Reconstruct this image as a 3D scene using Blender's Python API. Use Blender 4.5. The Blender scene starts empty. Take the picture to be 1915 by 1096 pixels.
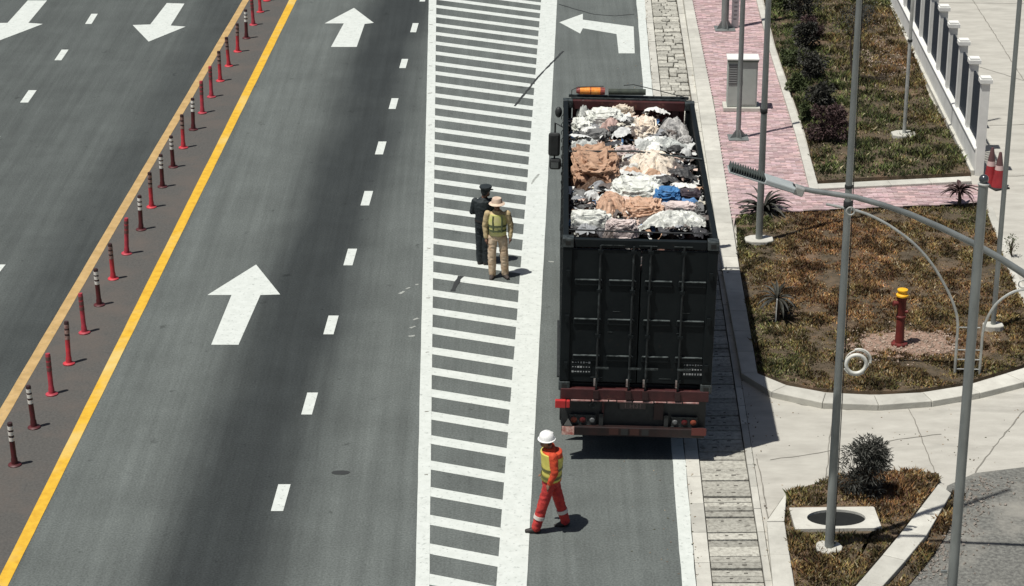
import bpy, bmesh, math, random
import numpy as np
from mathutils import Vector, Matrix, Euler, noise

SC = bpy.context.scene
COL = SC.collection
rad = math.radians
rnd = random.Random(7)

# ------------------------------------------------------------------ camera
FPX, CAMH, PITCH, ROLL = 4224.0, 17.0, rad(21.9), rad(-0.23)
cam_d = bpy.data.cameras.new('camera'); cam = bpy.data.objects.new('camera', cam_d); COL.objects.link(cam)
cam_d.sensor_width = 36.0; cam_d.lens = 36.0 * FPX / 1915.0
cam_d.clip_start = 0.5; cam_d.clip_end = 3000
cam.matrix_world = Matrix.Translation((0, 0, CAMH)) @ Matrix.Rotation(math.pi/2 - PITCH, 4, 'X') @ Matrix.Rotation(ROLL, 4, 'Z')
SC.camera = cam

# ------------------------------------------------------------------ light
SUN_D = Vector((0.31, 0.20, -1.0)).normalized()
world = bpy.data.worlds.new('World'); SC.world = world; world.use_nodes = True
wn = world.node_tree.nodes; wl = world.node_tree.links; wn.clear()
sky = wn.new('ShaderNodeTexSky'); sky.sky_type = 'NISHITA'; sky.sun_disc = False
sky.sun_elevation = math.asin(-SUN_D.z); sky.sun_rotation = math.atan2(-SUN_D.x, -SUN_D.y)
sky.dust_density = 2.0
bg = wn.new('ShaderNodeBackground'); bg.inputs['Strength'].default_value = 0.048
wo = wn.new('ShaderNodeOutputWorld')
wl.new(sky.outputs[0], bg.inputs[0]); wl.new(bg.outputs[0], wo.inputs[0])
sun_d = bpy.data.lights.new('sun', 'SUN'); sun_d.energy = 4.9; sun_d.angle = rad(0.55); sun_d.color = (1.0, 0.97, 0.91)
sun = bpy.data.objects.new('sun', sun_d); COL.objects.link(sun)
sun.rotation_euler = SUN_D.to_track_quat('-Z', 'Y').to_euler(); sun.location = (-20, -10, 50)
SC.view_settings.view_transform = 'Standard'; SC.view_settings.look = 'None'
SC.view_settings.exposure = 0.0; SC.view_settings.gamma = 1.0; SC.view_settings.use_curve_mapping = False
SC.render.engine = 'CYCLES'

# ------------------------------------------------------------------ surveying: where a sight line meets the ground / an upright plane
_M = cam.matrix_world.to_3x3()
_R = _M @ Vector((1, 0, 0)); _U = _M @ Vector((0, 1, 0)); _F = _M @ Vector((0, 0, -1)); _C = Vector((0, 0, CAMH))
def ray(px, py): return _F*FPX + _R*(px - 957.5) + _U*(548 - py)
def P(px, py, z=0.0):
    d = ray(px, py); return _C + d * ((z - CAMH) / d.z)
def PY(px, py, Y):
    d = ray(px, py); return _C + d * (Y / d.y)
def G(px, py): p = P(px, py); return (p.x, p.y)

# ------------------------------------------------------------------ materials
def srgb(r, g, b):
    f = lambda c: (c/255/12.92) if c/255 <= 0.04045 else ((c/255+0.055)/1.055)**2.4
    return (f(r), f(g), f(b))
MATS = {}
def mat(name, col, rough=0.7, metal=0.0, col2=None, scale=6.0, contrast=(0.35, 0.65), bump=0.0, bscale=60.0, detail=6.0,
        col3=None, scale3=1.0, c3=(0.5, 0.7), spec=0.4, coord='Object', attr=None, stretch=(1, 1, 1), trans=0.0):
    if name in MATS: return MATS[name]
    m = bpy.data.materials.new(name); m.use_nodes = True
    n = m.node_tree.nodes; l = m.node_tree.links; b = n['Principled BSDF']
    b.inputs['Roughness'].default_value = rough; b.inputs['Metallic'].default_value = metal
    b.inputs['Specular IOR Level'].default_value = spec
    tc = n.new('ShaderNodeTexCoord'); mp = n.new('ShaderNodeMapping'); mp.inputs['Scale'].default_value = stretch
    if coord == 'World':
        g = n.new('ShaderNodeNewGeometry'); l.new(g.outputs['Position'], mp.inputs[0])
    else: l.new(tc.outputs['Object'], mp.inputs[0])
    vec = mp.outputs[0]
    def noi(sc, det=detail):
        t = n.new('ShaderNodeTexNoise'); t.inputs['Scale'].default_value = sc; t.inputs['Detail'].default_value = det
        t.inputs['Roughness'].default_value = 0.62; l.new(vec, t.inputs['Vector']); return t.outputs['Fac']
    def ramp(src, a, z):
        r = n.new('ShaderNodeMapRange'); r.inputs[1].default_value = a; r.inputs[2].default_value = z; l.new(src, r.inputs[0]); return r.outputs[0]
    def mix(fac, a, c, mode='MIX'):
        x = n.new('ShaderNodeMix'); x.data_type = 'RGBA'; x.blend_type = mode
        if isinstance(fac, float): x.inputs[0].default_value = fac
        else: l.new(fac, x.inputs[0])
        for v, i in ((a, 6), (c, 7)):
            if isinstance(v, tuple): x.inputs[i].default_value = (*v, 1)
            else: l.new(v, x.inputs[i])
        return x.outputs[2]
    out = tuple(col)
    if col2: out = mix(ramp(noi(scale), *contrast), out, tuple(col2))
    if col3: out = mix(ramp(noi(scale3, 4), *c3), out, tuple(col3))
    if attr:
        a = n.new('ShaderNodeAttribute'); a.attribute_name = attr; out = mix(1.0, out, a.outputs['Color'], 'MULTIPLY')
    if isinstance(out, tuple): b.inputs['Base Color'].default_value = (*out, 1)
    else: l.new(out, b.inputs['Base Color'])
    if bump:
        bp = n.new('ShaderNodeBump'); bp.inputs['Strength'].default_value = bump; bp.inputs['Distance'].default_value = 0.02
        l.new(noi(bscale, 5), bp.inputs['Height']); l.new(bp.outputs[0], b.inputs['Normal'])
    m['_h'] = 1
    MATS[name] = m; return m

def asphalt_road():
    m = bpy.data.materials.new('asphalt_road'); m.use_nodes = True
    n = m.node_tree.nodes; l = m.node_tree.links; b = n['Principled BSDF']; b.inputs['Roughness'].default_value = 0.85
    b.inputs['Specular IOR Level'].default_value = 0.25
    g = n.new('ShaderNodeNewGeometry'); sx = n.new('ShaderNodeSeparateXYZ'); l.new(g.outputs['Position'], sx.inputs[0])
    def M(op, a, c=None):
        x = n.new('ShaderNodeMath'); x.operation = op
        for i, v in enumerate((a, c)):
            if v is None: continue
            if isinstance(v, (int, float)): x.inputs[i].default_value = v
            else: l.new(v, x.inputs[i])
        return x.outputs[0]
    def noi(sc, det=4, st=None):
        t = n.new('ShaderNodeTexNoise'); t.inputs['Scale'].default_value = sc; t.inputs['Detail'].default_value = det
        t.inputs['Roughness'].default_value = 0.65
        if st:
            mp = n.new('ShaderNodeMapping'); mp.inputs['Scale'].default_value = st; l.new(g.outputs['Position'], mp.inputs[0]); l.new(mp.outputs[0], t.inputs['Vector'])
        else: l.new(g.outputs['Position'], t.inputs['Vector'])
        return t.outputs['Fac']
    u = M('SUBTRACT', sx.outputs[0], M('MULTIPLY', sx.outputs[1], 0.038))
    u = M('ADD', u, M('MULTIPLY', M('SUBTRACT', noi(0.25, 3, (1, 0.35, 1)), 0.5), 1.1))
    def band(c, w):   # darker band running along the lane, 1 at its middle
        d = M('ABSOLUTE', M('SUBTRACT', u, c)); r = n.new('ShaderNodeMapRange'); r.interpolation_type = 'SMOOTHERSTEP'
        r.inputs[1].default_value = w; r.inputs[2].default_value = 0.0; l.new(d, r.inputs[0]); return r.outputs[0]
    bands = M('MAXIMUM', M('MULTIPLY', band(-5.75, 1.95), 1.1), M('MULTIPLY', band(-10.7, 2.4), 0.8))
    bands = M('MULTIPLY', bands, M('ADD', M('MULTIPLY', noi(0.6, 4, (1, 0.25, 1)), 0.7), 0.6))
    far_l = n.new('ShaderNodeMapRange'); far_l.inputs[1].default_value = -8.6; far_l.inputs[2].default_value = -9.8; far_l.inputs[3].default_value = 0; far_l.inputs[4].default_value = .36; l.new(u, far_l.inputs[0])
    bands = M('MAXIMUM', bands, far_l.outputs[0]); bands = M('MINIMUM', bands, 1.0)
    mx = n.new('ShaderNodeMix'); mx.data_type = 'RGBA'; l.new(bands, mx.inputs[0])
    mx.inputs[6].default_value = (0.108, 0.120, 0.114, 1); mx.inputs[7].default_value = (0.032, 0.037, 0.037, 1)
    sp = n.new('ShaderNodeMapRange'); sp.inputs[1].default_value = 0.25; sp.inputs[2].default_value = 0.75; sp.inputs[3].default_value = 0.62; sp.inputs[4].default_value = 1.38
    l.new(noi(28, 3), sp.inputs[0])
    lg = n.new('ShaderNodeMapRange'); lg.inputs[1].default_value = 0.3; lg.inputs[2].default_value = 0.7; lg.inputs[3].default_value = 0.86; lg.inputs[4].default_value = 1.12
    l.new(noi(0.7, 6), lg.inputs[0])
    stk_ = n.new('ShaderNodeMapRange'); stk_.inputs[1].default_value = .3; stk_.inputs[2].default_value = .7; stk_.inputs[3].default_value = .84; stk_.inputs[4].default_value = 1.14; l.new(noi(1.0, 5, (5, .12, 1)), stk_.inputs[0])
    spt = n.new('ShaderNodeMapRange'); spt.inputs[1].default_value = .66; spt.inputs[2].default_value = .74; spt.inputs[3].default_value = 1; spt.inputs[4].default_value = .62; l.new(noi(2.3, 3), spt.inputs[0])
    pal_ = n.new('ShaderNodeMapRange'); pal_.inputs[1].default_value = .68; pal_.inputs[2].default_value = .76; pal_.inputs[3].default_value = 1; pal_.inputs[4].default_value = 1.6; l.new(noi(9, 4), pal_.inputs[0])
    k = M('MULTIPLY', M('MULTIPLY', M('MULTIPLY', sp.outputs[0], lg.outputs[0]), stk_.outputs[0]), M('MULTIPLY', spt.outputs[0], pal_.outputs[0]))
    cc = n.new('ShaderNodeCombineColor'); [l.new(k, cc.inputs[i]) for i in range(3)]
    m2 = n.new('ShaderNodeMix'); m2.data_type = 'RGBA'; m2.blend_type = 'MULTIPLY'; m2.inputs[0].default_value = 1
    l.new(mx.outputs[2], m2.inputs[6]); l.new(cc.outputs[0], m2.inputs[7]); l.new(m2.outputs[2], b.inputs['Base Color'])
    bp = n.new('ShaderNodeBump'); bp.inputs['Strength'].default_value = 0.35; bp.inputs['Distance'].default_value = 0.01
    l.new(noi(70, 3), bp.inputs['Height']); l.new(bp.outputs[0], b.inputs['Normal'])
    MATS['asphalt_road'] = m; return m

ASPH = asphalt_road()
M_MED = mat('median_asphalt', (0.100, 0.096, 0.088), 0.9, col2=(0.060, 0.058, 0.054), scale=22, contrast=(0.3, 0.7), bump=0.3, coord='World', col3=(0.105, 0.088, 0.076), scale3=0.9, c3=(0.45, 0.75))
M_SIDE = mat('side_asphalt', (0.20, 0.20, 0.18), 0.9, col2=(0.10, 0.10, 0.092), scale=16, contrast=(0.35, 0.6), bump=0.5, bscale=40, coord='World', col3=(0.26, 0.25, 0.22), scale3=0.8)
M_WHITE = mat('road_paint_white', (0.60, 0.63, 0.595), 0.6, col2=(0.53, 0.56, 0.525), scale=5, bump=0.15, coord='World', col3=(0.30, 0.32, 0.30), scale3=13, c3=(0.57, 0.74))
M_TAN = mat('road_paint_faded_yellow', (0.50, 0.34, 0.15), 0.65, col2=(0.38, 0.25, 0.10), scale=4, coord='World', col3=(.28, .22, .14), scale3=14, c3=(.58, .75))
M_YEL = mat('road_paint_yellow', (0.66, 0.40, 0.035), 0.6, col2=(0.54, 0.30, 0.025), scale=6, contrast=(.4, .7), coord='World', col3=(0.62, 0.47, 0.17), scale3=0.5)
M_CONC = mat('concrete_light', (0.47, 0.455, 0.405), 0.85, col2=(0.36, 0.345, 0.305), scale=2.2, contrast=(0.3, 0.7), bump=0.25, bscale=30, coord='World', stretch=(0.6, 1.6, 1), col3=(0.27, 0.26, 0.23), scale3=0.9, c3=(0.56, 0.82))
M_KERB = mat('kerb_concrete', (0.52, 0.51, 0.455), 0.85, col2=(0.42, 0.41, 0.365), scale=3, bump=0.3, bscale=25, coord='World', col3=(0.36, 0.34, 0.30), scale3=9, c3=(0.6, 0.8), attr='tint')
M_SLAB = mat('drain_slab_concrete', (0.44, 0.43, 0.375), 0.95, col2=(0.27, 0.26, 0.225), scale=14, contrast=(0.42, 0.66), col3=(.15, .14, .12), scale3=6, c3=(.6, .72), bump=0.9, bscale=20, coord='World', attr='tint')
M_HOLE = mat('dark_recess', (0.02, 0.02, 0.018), 0.95)
M_JOINT = mat('joint_filler', (0.20, 0.19, 0.165), 0.9)
M_BRICK = mat('pink_paver', (0.50, 0.375, 0.37), 0.88, col2=(0.39, 0.27, 0.27), scale=10, bump=0.35, bscale=40, coord='World', attr='tint')
M_SOIL = mat('bare_soil', (0.115, 0.085, 0.055), 0.98, col2=(0.055, 0.044, 0.028), scale=5, bump=0.9, bscale=14, coord='World', col3=(0.19, 0.12, 0.075), scale3=0.8, c3=(0.5, 0.75))
M_PINKSOIL = mat('pinkish_soil', (0.33, 0.225, 0.175), 0.97, col2=(0.19, 0.125, 0.09), scale=9, bump=0.9, bscale=18, coord='World')
M_GRASS = mat('grass_blades', (1, 1, 1), 0.75, attr='tint', spec=0.2)
M_GALV = mat('galvanised_steel', (0.27, 0.29, 0.28), 0.45, 0.35, col2=(0.17, 0.185, 0.18), scale=3, contrast=(0.35, 0.7), stretch=(1, 1, 0.4), bump=0.05)
M_GALVL = mat('light_galvanised', (0.48, 0.49, 0.46), 0.45, 0.3, col2=(0.32, 0.33, 0.31), scale=5)
M_PLAST = mat('white_plaster', (0.74, 0.74, 0.71), 0.8, col2=(0.62, 0.62, 0.59), scale=2.5, bump=0.1)
M_RAIL = mat('fence_rail_paint', (0.035, 0.045, 0.06), 0.5)
M_CAB = mat('cabinet_paint', (0.38, 0.42, 0.385), 0.55, col2=(0.33, 0.36, 0.33), scale=3)
M_BLACK = mat('black_plastic', (0.018, 0.02, 0.02), 0.55, col2=(0.03, 0.032, 0.032), scale=8)
M_RUBBER = mat('tyre_rubber', (0.02, 0.02, 0.02), 0.85)

# ------------------------------------------------------------------ mesh building
class MB:
    def __init__(s): s.v = []; s.f = []; s.t = []
    def add(s, vs, fs, tint=1.0):
        o = len(s.v); s.v += [tuple(v) for v in vs]; s.f += [tuple(i+o for i in f) for f in fs]; s.t += [tint]*len(fs); return s
    def box(s, c, d, R=None, tint=1.0, taper=1.0):
        hx, hy, hz = d[0]/2, d[1]/2, d[2]/2
        vs = []
        for z in (-1, 1):
            k = taper if z > 0 else 1.0
            for x, y in ((-1, -1), (1, -1), (1, 1), (-1, 1)):
                p = Vector((x*hx*k, y*hy*k, z*hz)); p = (R @ p) if R else p; vs.append(p + Vector(c))
        return s.add(vs, [(3, 2, 1, 0), (4, 5, 6, 7), (0, 1, 5, 4), (1, 2, 6, 5), (2, 3, 7, 6), (3, 0, 4, 7)], tint)
    def prism(s, pts, z0, z1, tint=1.0, bottom=False):
        a = sum(pts[i][0]*pts[(i+1) % len(pts)][1] - pts[(i+1) % len(pts)][0]*pts[i][1] for i in range(len(pts)))
        if a < 0: pts = pts[::-1]
        n = len(pts); vs = [(p[0], p[1], z0) for p in pts] + [(p[0], p[1], z1) for p in pts]
        fs = [tuple(range(n, 2*n))] + [(i, (i+1) % n, n+(i+1) % n, n+i) for i in range(n)]
        if bottom: fs.append(tuple(range(n))[::-1])
        return s.add(vs, fs, tint)
    def sheet(s, pts, z, tint=1.0):
        a = sum(pts[i][0]*pts[(i+1) % len(pts)][1] - pts[(i+1) % len(pts)][0]*pts[i][1] for i in range(len(pts)))
        if a < 0: pts = pts[::-1]
        return s.add([(p[0], p[1], z) for p in pts], [tuple(range(len(pts)))], tint)
    def tube(s, pts, rs, n=10, cap=True, sq=1.0):
        pts = [Vector(p) for p in pts]
        if isinstance(rs, (int, float)): rs = [rs]*len(pts)
        vs = []; fs = []; ref = None
        for i, p in enumerate(pts):
            d = (pts[min(i+1, len(pts)-1)] - pts[max(i-1, 0)]).normalized()
            if ref is None: ref = Vector((1, 0, 0)) if abs(d.x) < 0.9 else Vector((0, 1, 0))
            a = (ref - d*ref.dot(d)).normalized(); ref = a; b = d.cross(a)
            for k in range(n):
                t = 2*math.pi*k/n; vs.append(p + a*math.cos(t)*rs[i] + b*math.sin(t)*rs[i]*sq)
        for i in range(len(pts)-1):
            for k in range(n):
                fs.append((i*n+k, i*n+(k+1) % n, (i+1)*n+(k+1) % n, (i+1)*n+k))
        if cap: fs += [tuple(range(n))[::-1], tuple(range((len(pts)-1)*n, len(pts)*n))]
        return s.add(vs, fs)
    def loft(s, rings, n=16, cap=True):   # rings: (center, rx, ry) horizontal ellipses
        vs = []; fs = []
        for c, rx, ry in rings:
            for k in range(n):
                t = 2*math.pi*k/n; vs.append((c[0]+rx*math.cos(t), c[1]+ry*math.sin(t), c[2]))
        for i in range(len(rings)-1):
            for k in range(n): fs.append((i*n+k, i*n+(k+1) % n, (i+1)*n+(k+1) % n, (i+1)*n+k))
        if cap: fs += [tuple(range(n))[::-1], tuple(range((len(rings)-1)*n, len(rings)*n))]
        return s.add(vs, fs)
    def lathe(s, prof, c=(0, 0, 0), n=18): return s.loft([((c[0], c[1], c[2]+z), max(r, 0.0005), max(r, 0.0005)) for r, z in prof], n)
    def ball(s, c, r, n=14, m=8):
        if isinstance(r, (int, float)): r = (r, r, r)
        return s.loft([((c[0], c[1], c[2]-r[2]*math.cos(math.pi*i/m)), max(r[0]*math.sin(math.pi*i/m), 1e-4), max(r[1]*math.sin(math.pi*i/m), 1e-4)) for i in range(m+1)], n)
    def torus(s, c, R, r, axis='Y', n=32, m=8, a0=0, a1=2*math.pi):
        pts = []
        full = abs(a1-a0-2*math.pi) < 1e-6
        for i in range(n+1):
            t = a0+(a1-a0)*i/n
            pts.append(Vector(c) + (Vector((math.cos(t)*R, 0, math.sin(t)*R)) if axis == 'Y' else Vector((math.cos(t)*R, math.sin(t)*R, 0))))
        return s.tube(pts, r, m, cap=not full)
    def mesh(s, name, smooth=False, tint=False):
        me = bpy.data.meshes.new(name); me.from_pydata(s.v, [], s.f); me.update()
        if smooth:
            me.polygons.foreach_set('use_smooth', [True]*len(me.polygons))
            me.set_sharp_from_angle(angle=rad(38))
        a = me.color_attributes.new('tint', 'FLOAT_COLOR', 'CORNER')
        arr = []
        for poly, t in zip(me.polygons, s.t):
            c = (t, t, t, 1) if isinstance(t, (int, float)) else (*t, 1)
            arr += list(c)*poly.loop_total
        a.data.foreach_set('color', arr)
        return me
    def obj(s, name, m, parent=None, smooth=False, bevel=0.0, **kw):
        o = bpy.data.objects.new(name, s.mesh(name, smooth)); o.data.materials.append(m); COL.objects.link(o)
        if parent: o.parent = parent
        if bevel:
            b = o.modifiers.new('b', 'BEVEL'); b.width = bevel; b.segments = 2; b.limit_method = 'ANGLE'
        return o
def tag(o, label=None, cat=None, group=None, kind=None):
    if label: o['label'] = label
    if cat: o['category'] = cat
    if group: o['group'] = group
    if kind: o['kind'] = kind
    return o
def thing(name, label, cat, loc=(0, 0, 0), rz=0.0, group=None, kind=None):
    o = bpy.data.objects.new(name, None); o.empty_display_size = 0.1; COL.objects.link(o); o.location = loc; o.rotation_euler = (0, 0, rz)
    return tag(o, label, cat, group, kind)
def copy_tree(o, parent=None):
    c = o.copy(); COL.objects.link(c); c.parent = parent
    for ch in list(o.children): copy_tree(ch, c)
    return c
def linked(name, me, parent, loc=(0, 0, 0), rot=(0, 0, 0), sc=(1, 1, 1)):
    o = bpy.data.objects.new(name, me); COL.objects.link(o); o.parent = parent; o.location = loc; o.rotation_euler = rot; o.scale = sc; return o
def line(a, b):   # straight ground line through two sighted points -> x at Y
    (x0, y0), (x1, y1) = G(*a), G(*b)
    return lambda Y: x0 + (x1-x0)*(Y-y0)/(y1-y0)
def inside(x, y, poly):
    c = False; j = len(poly)-1
    for i in range(len(poly)):
        xi, yi = poly[i]; xj, yj = poly[j]
        if (yi > y) != (yj > y) and x < (xj-xi)*(y-yi)/(yj-yi)+xi: c = not c
        j = i
    return c

# ================================================================== SETTING
NEAR, FAR = 8.0, 130.0
L0 = line((1190, 0), (1276, 1096)); L1 = line((1205, 0), (1302, 1096))
L2 = line((1218, 0), (1333, 1096)); L3 = line((1265, 0), (1430, 1096)); L4 = line((1277, 0), (1446, 1096))
MB().sheet([(-700, -700), (700, -700), (700, 1500), (-700, 1500)], -0.12).obj('ground', M_SOIL)['kind'] = 'structure'
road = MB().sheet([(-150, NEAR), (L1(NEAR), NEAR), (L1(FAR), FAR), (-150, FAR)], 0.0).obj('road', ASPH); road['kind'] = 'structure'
drive = MB().sheet([(L4(NEAR), NEAR), (150, NEAR), (150, FAR), (L4(FAR), FAR)], 0.0).obj('concrete_driveway', M_CONC); drive['kind'] = 'structure'
# median with its two lines
ml = [line((454, 0), (122, 560)), line((466, 0), (141, 560)), line((541, 0), (260, 560)), line((555, 0), (279, 560))]
MB().sheet([(ml[1](NEAR), NEAR), (ml[2](NEAR), NEAR), (ml[2](FAR), FAR), (ml[1](FAR), FAR)], 0.004).obj('median_strip', M_MED)['kind'] = 'structure'
def wobble_strip(a, b, z, y0=NEAR, y1=FAR, step=0.6, amp=0.003):
    mb = MB(); n = int((y1-y0)/step); A = []; B = []
    for i in range(n+1):
        Y = y0+(y1-y0)*i/n
        A.append((a(Y)+rnd.uniform(-amp, amp), Y, z)); B.append((b(Y)+rnd.uniform(-amp, amp), Y, z))
    mb.add(A+B, [(i, n+1+i, n+2+i, i+1) for i in range(n)]); return mb
def mark(name, mb, m):
    o = mb.obj(name, m); o['kind'] = 'structure'; return o
mark('median_line', wobble_strip(ml[0], ml[1], 0.008), M_TAN)
mark('median_line', wobble_strip(ml[2], ml[3], 0.008), M_YEL)
mark('lane_edge_line', wobble_strip(L0, L1, 0.004, amp=0.01), M_WHITE)
# hatched gore
g0 = line((802, 0), (777, 1096)); g1 = line((816, 0), (803, 1096)); g2 = line((1012, 0), (928, 1096)); g3 = line((1042, 0), (985, 1096))
mark('gore_border_line', wobble_strip(g0, g1, 0.008, amp=0.003), M_WHITE)
mark('gore_border_line', wobble_strip(g2, g3, 0.008, amp=0.003), M_WHITE)
hs = [12, 29.4, 46.2, 62.8, 80.7, 99.3, 118.6, 136.5, 157.3, 178.1, 198.6, 219.8, 242.6, 265, 288.8, 312.8, 338.6, 364.3, 391.5, 420.5, 451, 483, 514.5, 548, 582, 618, 655.7, 694, 735, 777, 822, 869.7, 919.4, 972, 1026, 1083]
ys = [P(809, y).y for y in hs]
ys = [ys[0]+0.95*k for k in range(8, 0, -1)] + ys + [ys[-1]-0.95*k for k in range(1, 9)]
mb = MB()
for Y in ys:
    h = 0.17; k = -0.40 if Y < 45 else -0.40 - 0.006*(Y-45)
    xl, xr = g1(Y)-0.02, g2(Y)+0.02; dy = k*(xr-xl)
    mb.add([(xl, Y-h, 0.004), (xr, Y-h+dy, 0.004), (xr, Y+h+dy, 0.004), (xl, Y+h, 0.004)], [(0, 1, 2, 3)])
    
mark('gore_hatching', mb, M_WHITE)
def poly_mark(name, pts, z=0.004, m=None): return mark(name, MB().sheet([G(*p) for p in pts], z), m or M_WHITE)
poly_mark('lane_arrow', [(479, 495), (524, 551), (487, 552), (446, 645), (395, 645), (433, 552), (388, 552)])
poly_mark('lane_arrow', [(662, 15), (699, 43), (682, 45), (667, 88), (619, 88), (643, 44), (607, 44)])
poly_mark('lane_arrow', [(278, 78), (248, 47), (281, 46), (312, 6), (345, 7), (319, 48), (347, 50)])
poly_mark('lane_arrow', [(-4, 77), (-40, 44), (14, 43), (52, 1), (88, 1), (53, 43), (80, 45)])
poly_mark('turn_arrow', [(1046, 42), (1090, 26), (1090, 37), (1185, 50), (1187, 100), (1157, 100), (1153, 64), (1090, 53), (1085, 63)])
for cx, cy, w, h, sl in [(525, 931, 23, 50, .28), (579, 755, 20, 41, .28), (619, 608, 19, 35, .28), (655, 481, 17, 31, .28), (686, 371, 16, 27, .28), (712, 277, 15, 24, .28), (736, 194, 13, 20, .28), (755, 119, 12, 17, .28), (775, 52, 11, 17, .28),
                         (53, 180.5, 15, 23, .7), (115, 103, 13, 20, .68), (171, 35.5, 12, 19, .62), (-18, 517, 22, 44, .8), (-18, 268, 17, 27, .75)]:
    d = sl*h/2; poly_mark('lane_dash', [(cx-w/2-d, cy+h/2), (cx+w/2-d, cy+h/2), (cx+w/2+d, cy-h/2), (cx-w/2+d, cy-h/2)])
# near dash below the frame and a few dashes beyond it
for k in range(1, 5):
    Y = 62.6+3.55*k; X = -2.77+0.038*3.55*k
    mark('lane_dash', MB().sheet([(X-.08, Y-.6), (X+.08, Y-.6), (X+.1, Y+.6), (X-.06, Y+.6)], 0.004), M_WHITE)
# thin marks on the asphalt, patches and expansion joints
M_DKMARK = mat('dark_road_mark', (0.035, 0.037, 0.036), 0.6)
M_CHALK = mat('chalk_scuff', (0.36, 0.38, 0.35), 0.9, col2=(0.22, 0.23, 0.215), scale=20, coord='World')
def thin_strip(name, pts, w, m, z=0.010):
    pts = [Vector((*G(*p), 0)) for p in pts]; q = []
    for a, b in zip(pts, pts[1:]):
        n = max(2, int((b-a).length/0.15))
        q += [a.lerp(b, i/n) for i in range(n)]
    q.append(pts[-1]); A = []; B = []
    for i, p in enumerate(q):
        d = (q[min(i+1, len(q)-1)]-q[max(i-1, 0)]).normalized(); s = Vector((-d.y, d.x, 0))
        j = rnd.uniform(-.012, .012); ww = w*rnd.uniform(.6, 1.2)
        A.append(p+s*(ww/2+j)+Vector((0, 0, z))); B.append(p-s*(ww/2-j)+Vector((0, 0, z)))
    mb = MB(); n = len(q); mb.add(A+B, [(i, i+1, n+i+1, n+i) for i in range(n-1)])
    return mark(name, mb, m)
thin_strip('thin_mark', [(962, 199), (1000, 152), (1053, 96)], .06, M_DKMARK)  # plain dark line slanting across the hatching
thin_strip('thin_mark', [(846, 545), (862, 517)], .11, M_DKMARK)
thin_strip('thin_mark', [(993, 345), (1008, 326)], .05, M_CHALK)
thin_strip('thin_mark', [(1045, 8), (1085, 20), (1110, 27), (1150, 30), (1186, 27)], .05, M_DKMARK, .006)
for i in range(13):
    y = 20+i*i*4.2+i*22
    if y < 1090: 
        xx = 809-(y/1096)*12; thin_strip('line_crack', [(xx-5-rnd.random()*3, y), (xx+1, y+rnd.uniform(-1, 1))], .03, M_JOINT, .012)
for x, y in [(780, 532), (765, 538), (750, 545), (777, 595), (775, 610), (773, 628), (1030, 490), (1006, 385)]:
    thin_strip('chalk_scuff', [(x-rnd.randint(3, 9), y+rnd.randint(-2, 6)), (x+rnd.randint(1, 6), y)], .06, M_CHALK, .005)
c = P(637, 884); mb = MB(); mb.sheet([(c.x+math.cos(t/14*6.283)*.15*rnd.uniform(.85, 1.1), c.y+math.sin(t/14*6.283)*.085*rnd.uniform(.85, 1.1)) for t in range(14)], .006)
mark('tar_patch', mb, M_DKMARK)
# gutter strip: cast kerb units laid flat between edge line and drain
def strip_units(parent_name, name, a, b, z0, z1, y0, y1, ln, m, gap=.012, jit=.004, tints=(.82, 1.1)):
    par = thing(parent_name, None, None, kind='structure'); Y = y0
    while Y < y1:
        Z = z1+rnd.uniform(-jit, jit)
        mb = MB().prism([(a(Y), Y), (b(Y), Y), (b(Y+ln-gap), Y+ln-gap), (a(Y+ln-gap), Y+ln-gap)], z0, Z, rnd.uniform(*tints))
        mb.obj(name, m, par); Y += ln
    return par
e = lambda f, d: (lambda Y: f(Y)+d)
strip_units('gutter', 'gutter_stone', e(L1, .01), e(L2, -.012), -.1, .012, 28, 74, 1.0, M_KERB)
strip_units('drain_edging', 'edging_stone', e(L3, .012), e(L4, -.012), -.1, .02, 28, 74, 0.8, M_KERB)
# drain covers: one slab at a time, two lifting slots each
par = thing('drain_channel', None, None, kind='structure')
Y = 28.0
while Y < 74:
    ln = .34*rnd.choice((.9, .6, .5, 1.0, .7)) if Y < 46 else rnd.uniform(.18, .34); a, b, c_, d = L2(Y), L3(Y), L3(Y+ln), L2(Y+ln)
    z = rnd.uniform(-.02, .012); t = rnd.uniform(.72, 1.15); rz = rnd.uniform(-.006, .006)
    mb = MB(); w = b-a
    mb.prism([(a+.006, Y+rz), (b-.006, Y-rz), (c_-.006, Y+ln-.028-rz), (d+.006, Y+ln-.028+rz)], -.1, z, t)
    if Y > 46:
        ns = rnd.choice((2, 3, 3)); cuts = [0]+sorted((k+rnd.uniform(-.2, .2))/ns for k in range(1, ns))+[1]; Y += ln
        for q0, q1 in zip(cuts, cuts[1:]):
            x0_, x1_, x2_, x3_ = a+w*q0+.012, a+w*q1-.012, d+(c_-d)*q1-.012, d+(c_-d)*q0+.012; jj = lambda: rnd.uniform(-.02, .02)
            MB().prism([(x0_+jj(), Y-ln+jj()), (x1_+jj(), Y-ln+jj()), (x2_, Y-.035+jj()), (x3_, Y-.035+jj())], -.1, rnd.uniform(-.03, .015), rnd.uniform(.8, 1.25)).obj('paving_stone', M_SLAB, par, bevel=.02)
        continue
    o = mb.obj('drain_slab', M_SLAB, par)
    hm = MB()
    for q in ((.36, .68) if rnd.random() < .8 and Y < 52 else ()):
        qx = a+w*q+rnd.uniform(-.03, .03)
        hm.box((qx, Y+ln*.5+rnd.uniform(-.03, .03), z+.001), (.075*rnd.uniform(.5, 1.1), .028*rnd.uniform(.7, 1.3), .004))
    if hm.v: hm.obj('lifting_slot', mat('slot_dark', (.07, .065, .055), .95), o)  # flat dark boxes drawn in place of open slots
    Y += ln
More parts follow.
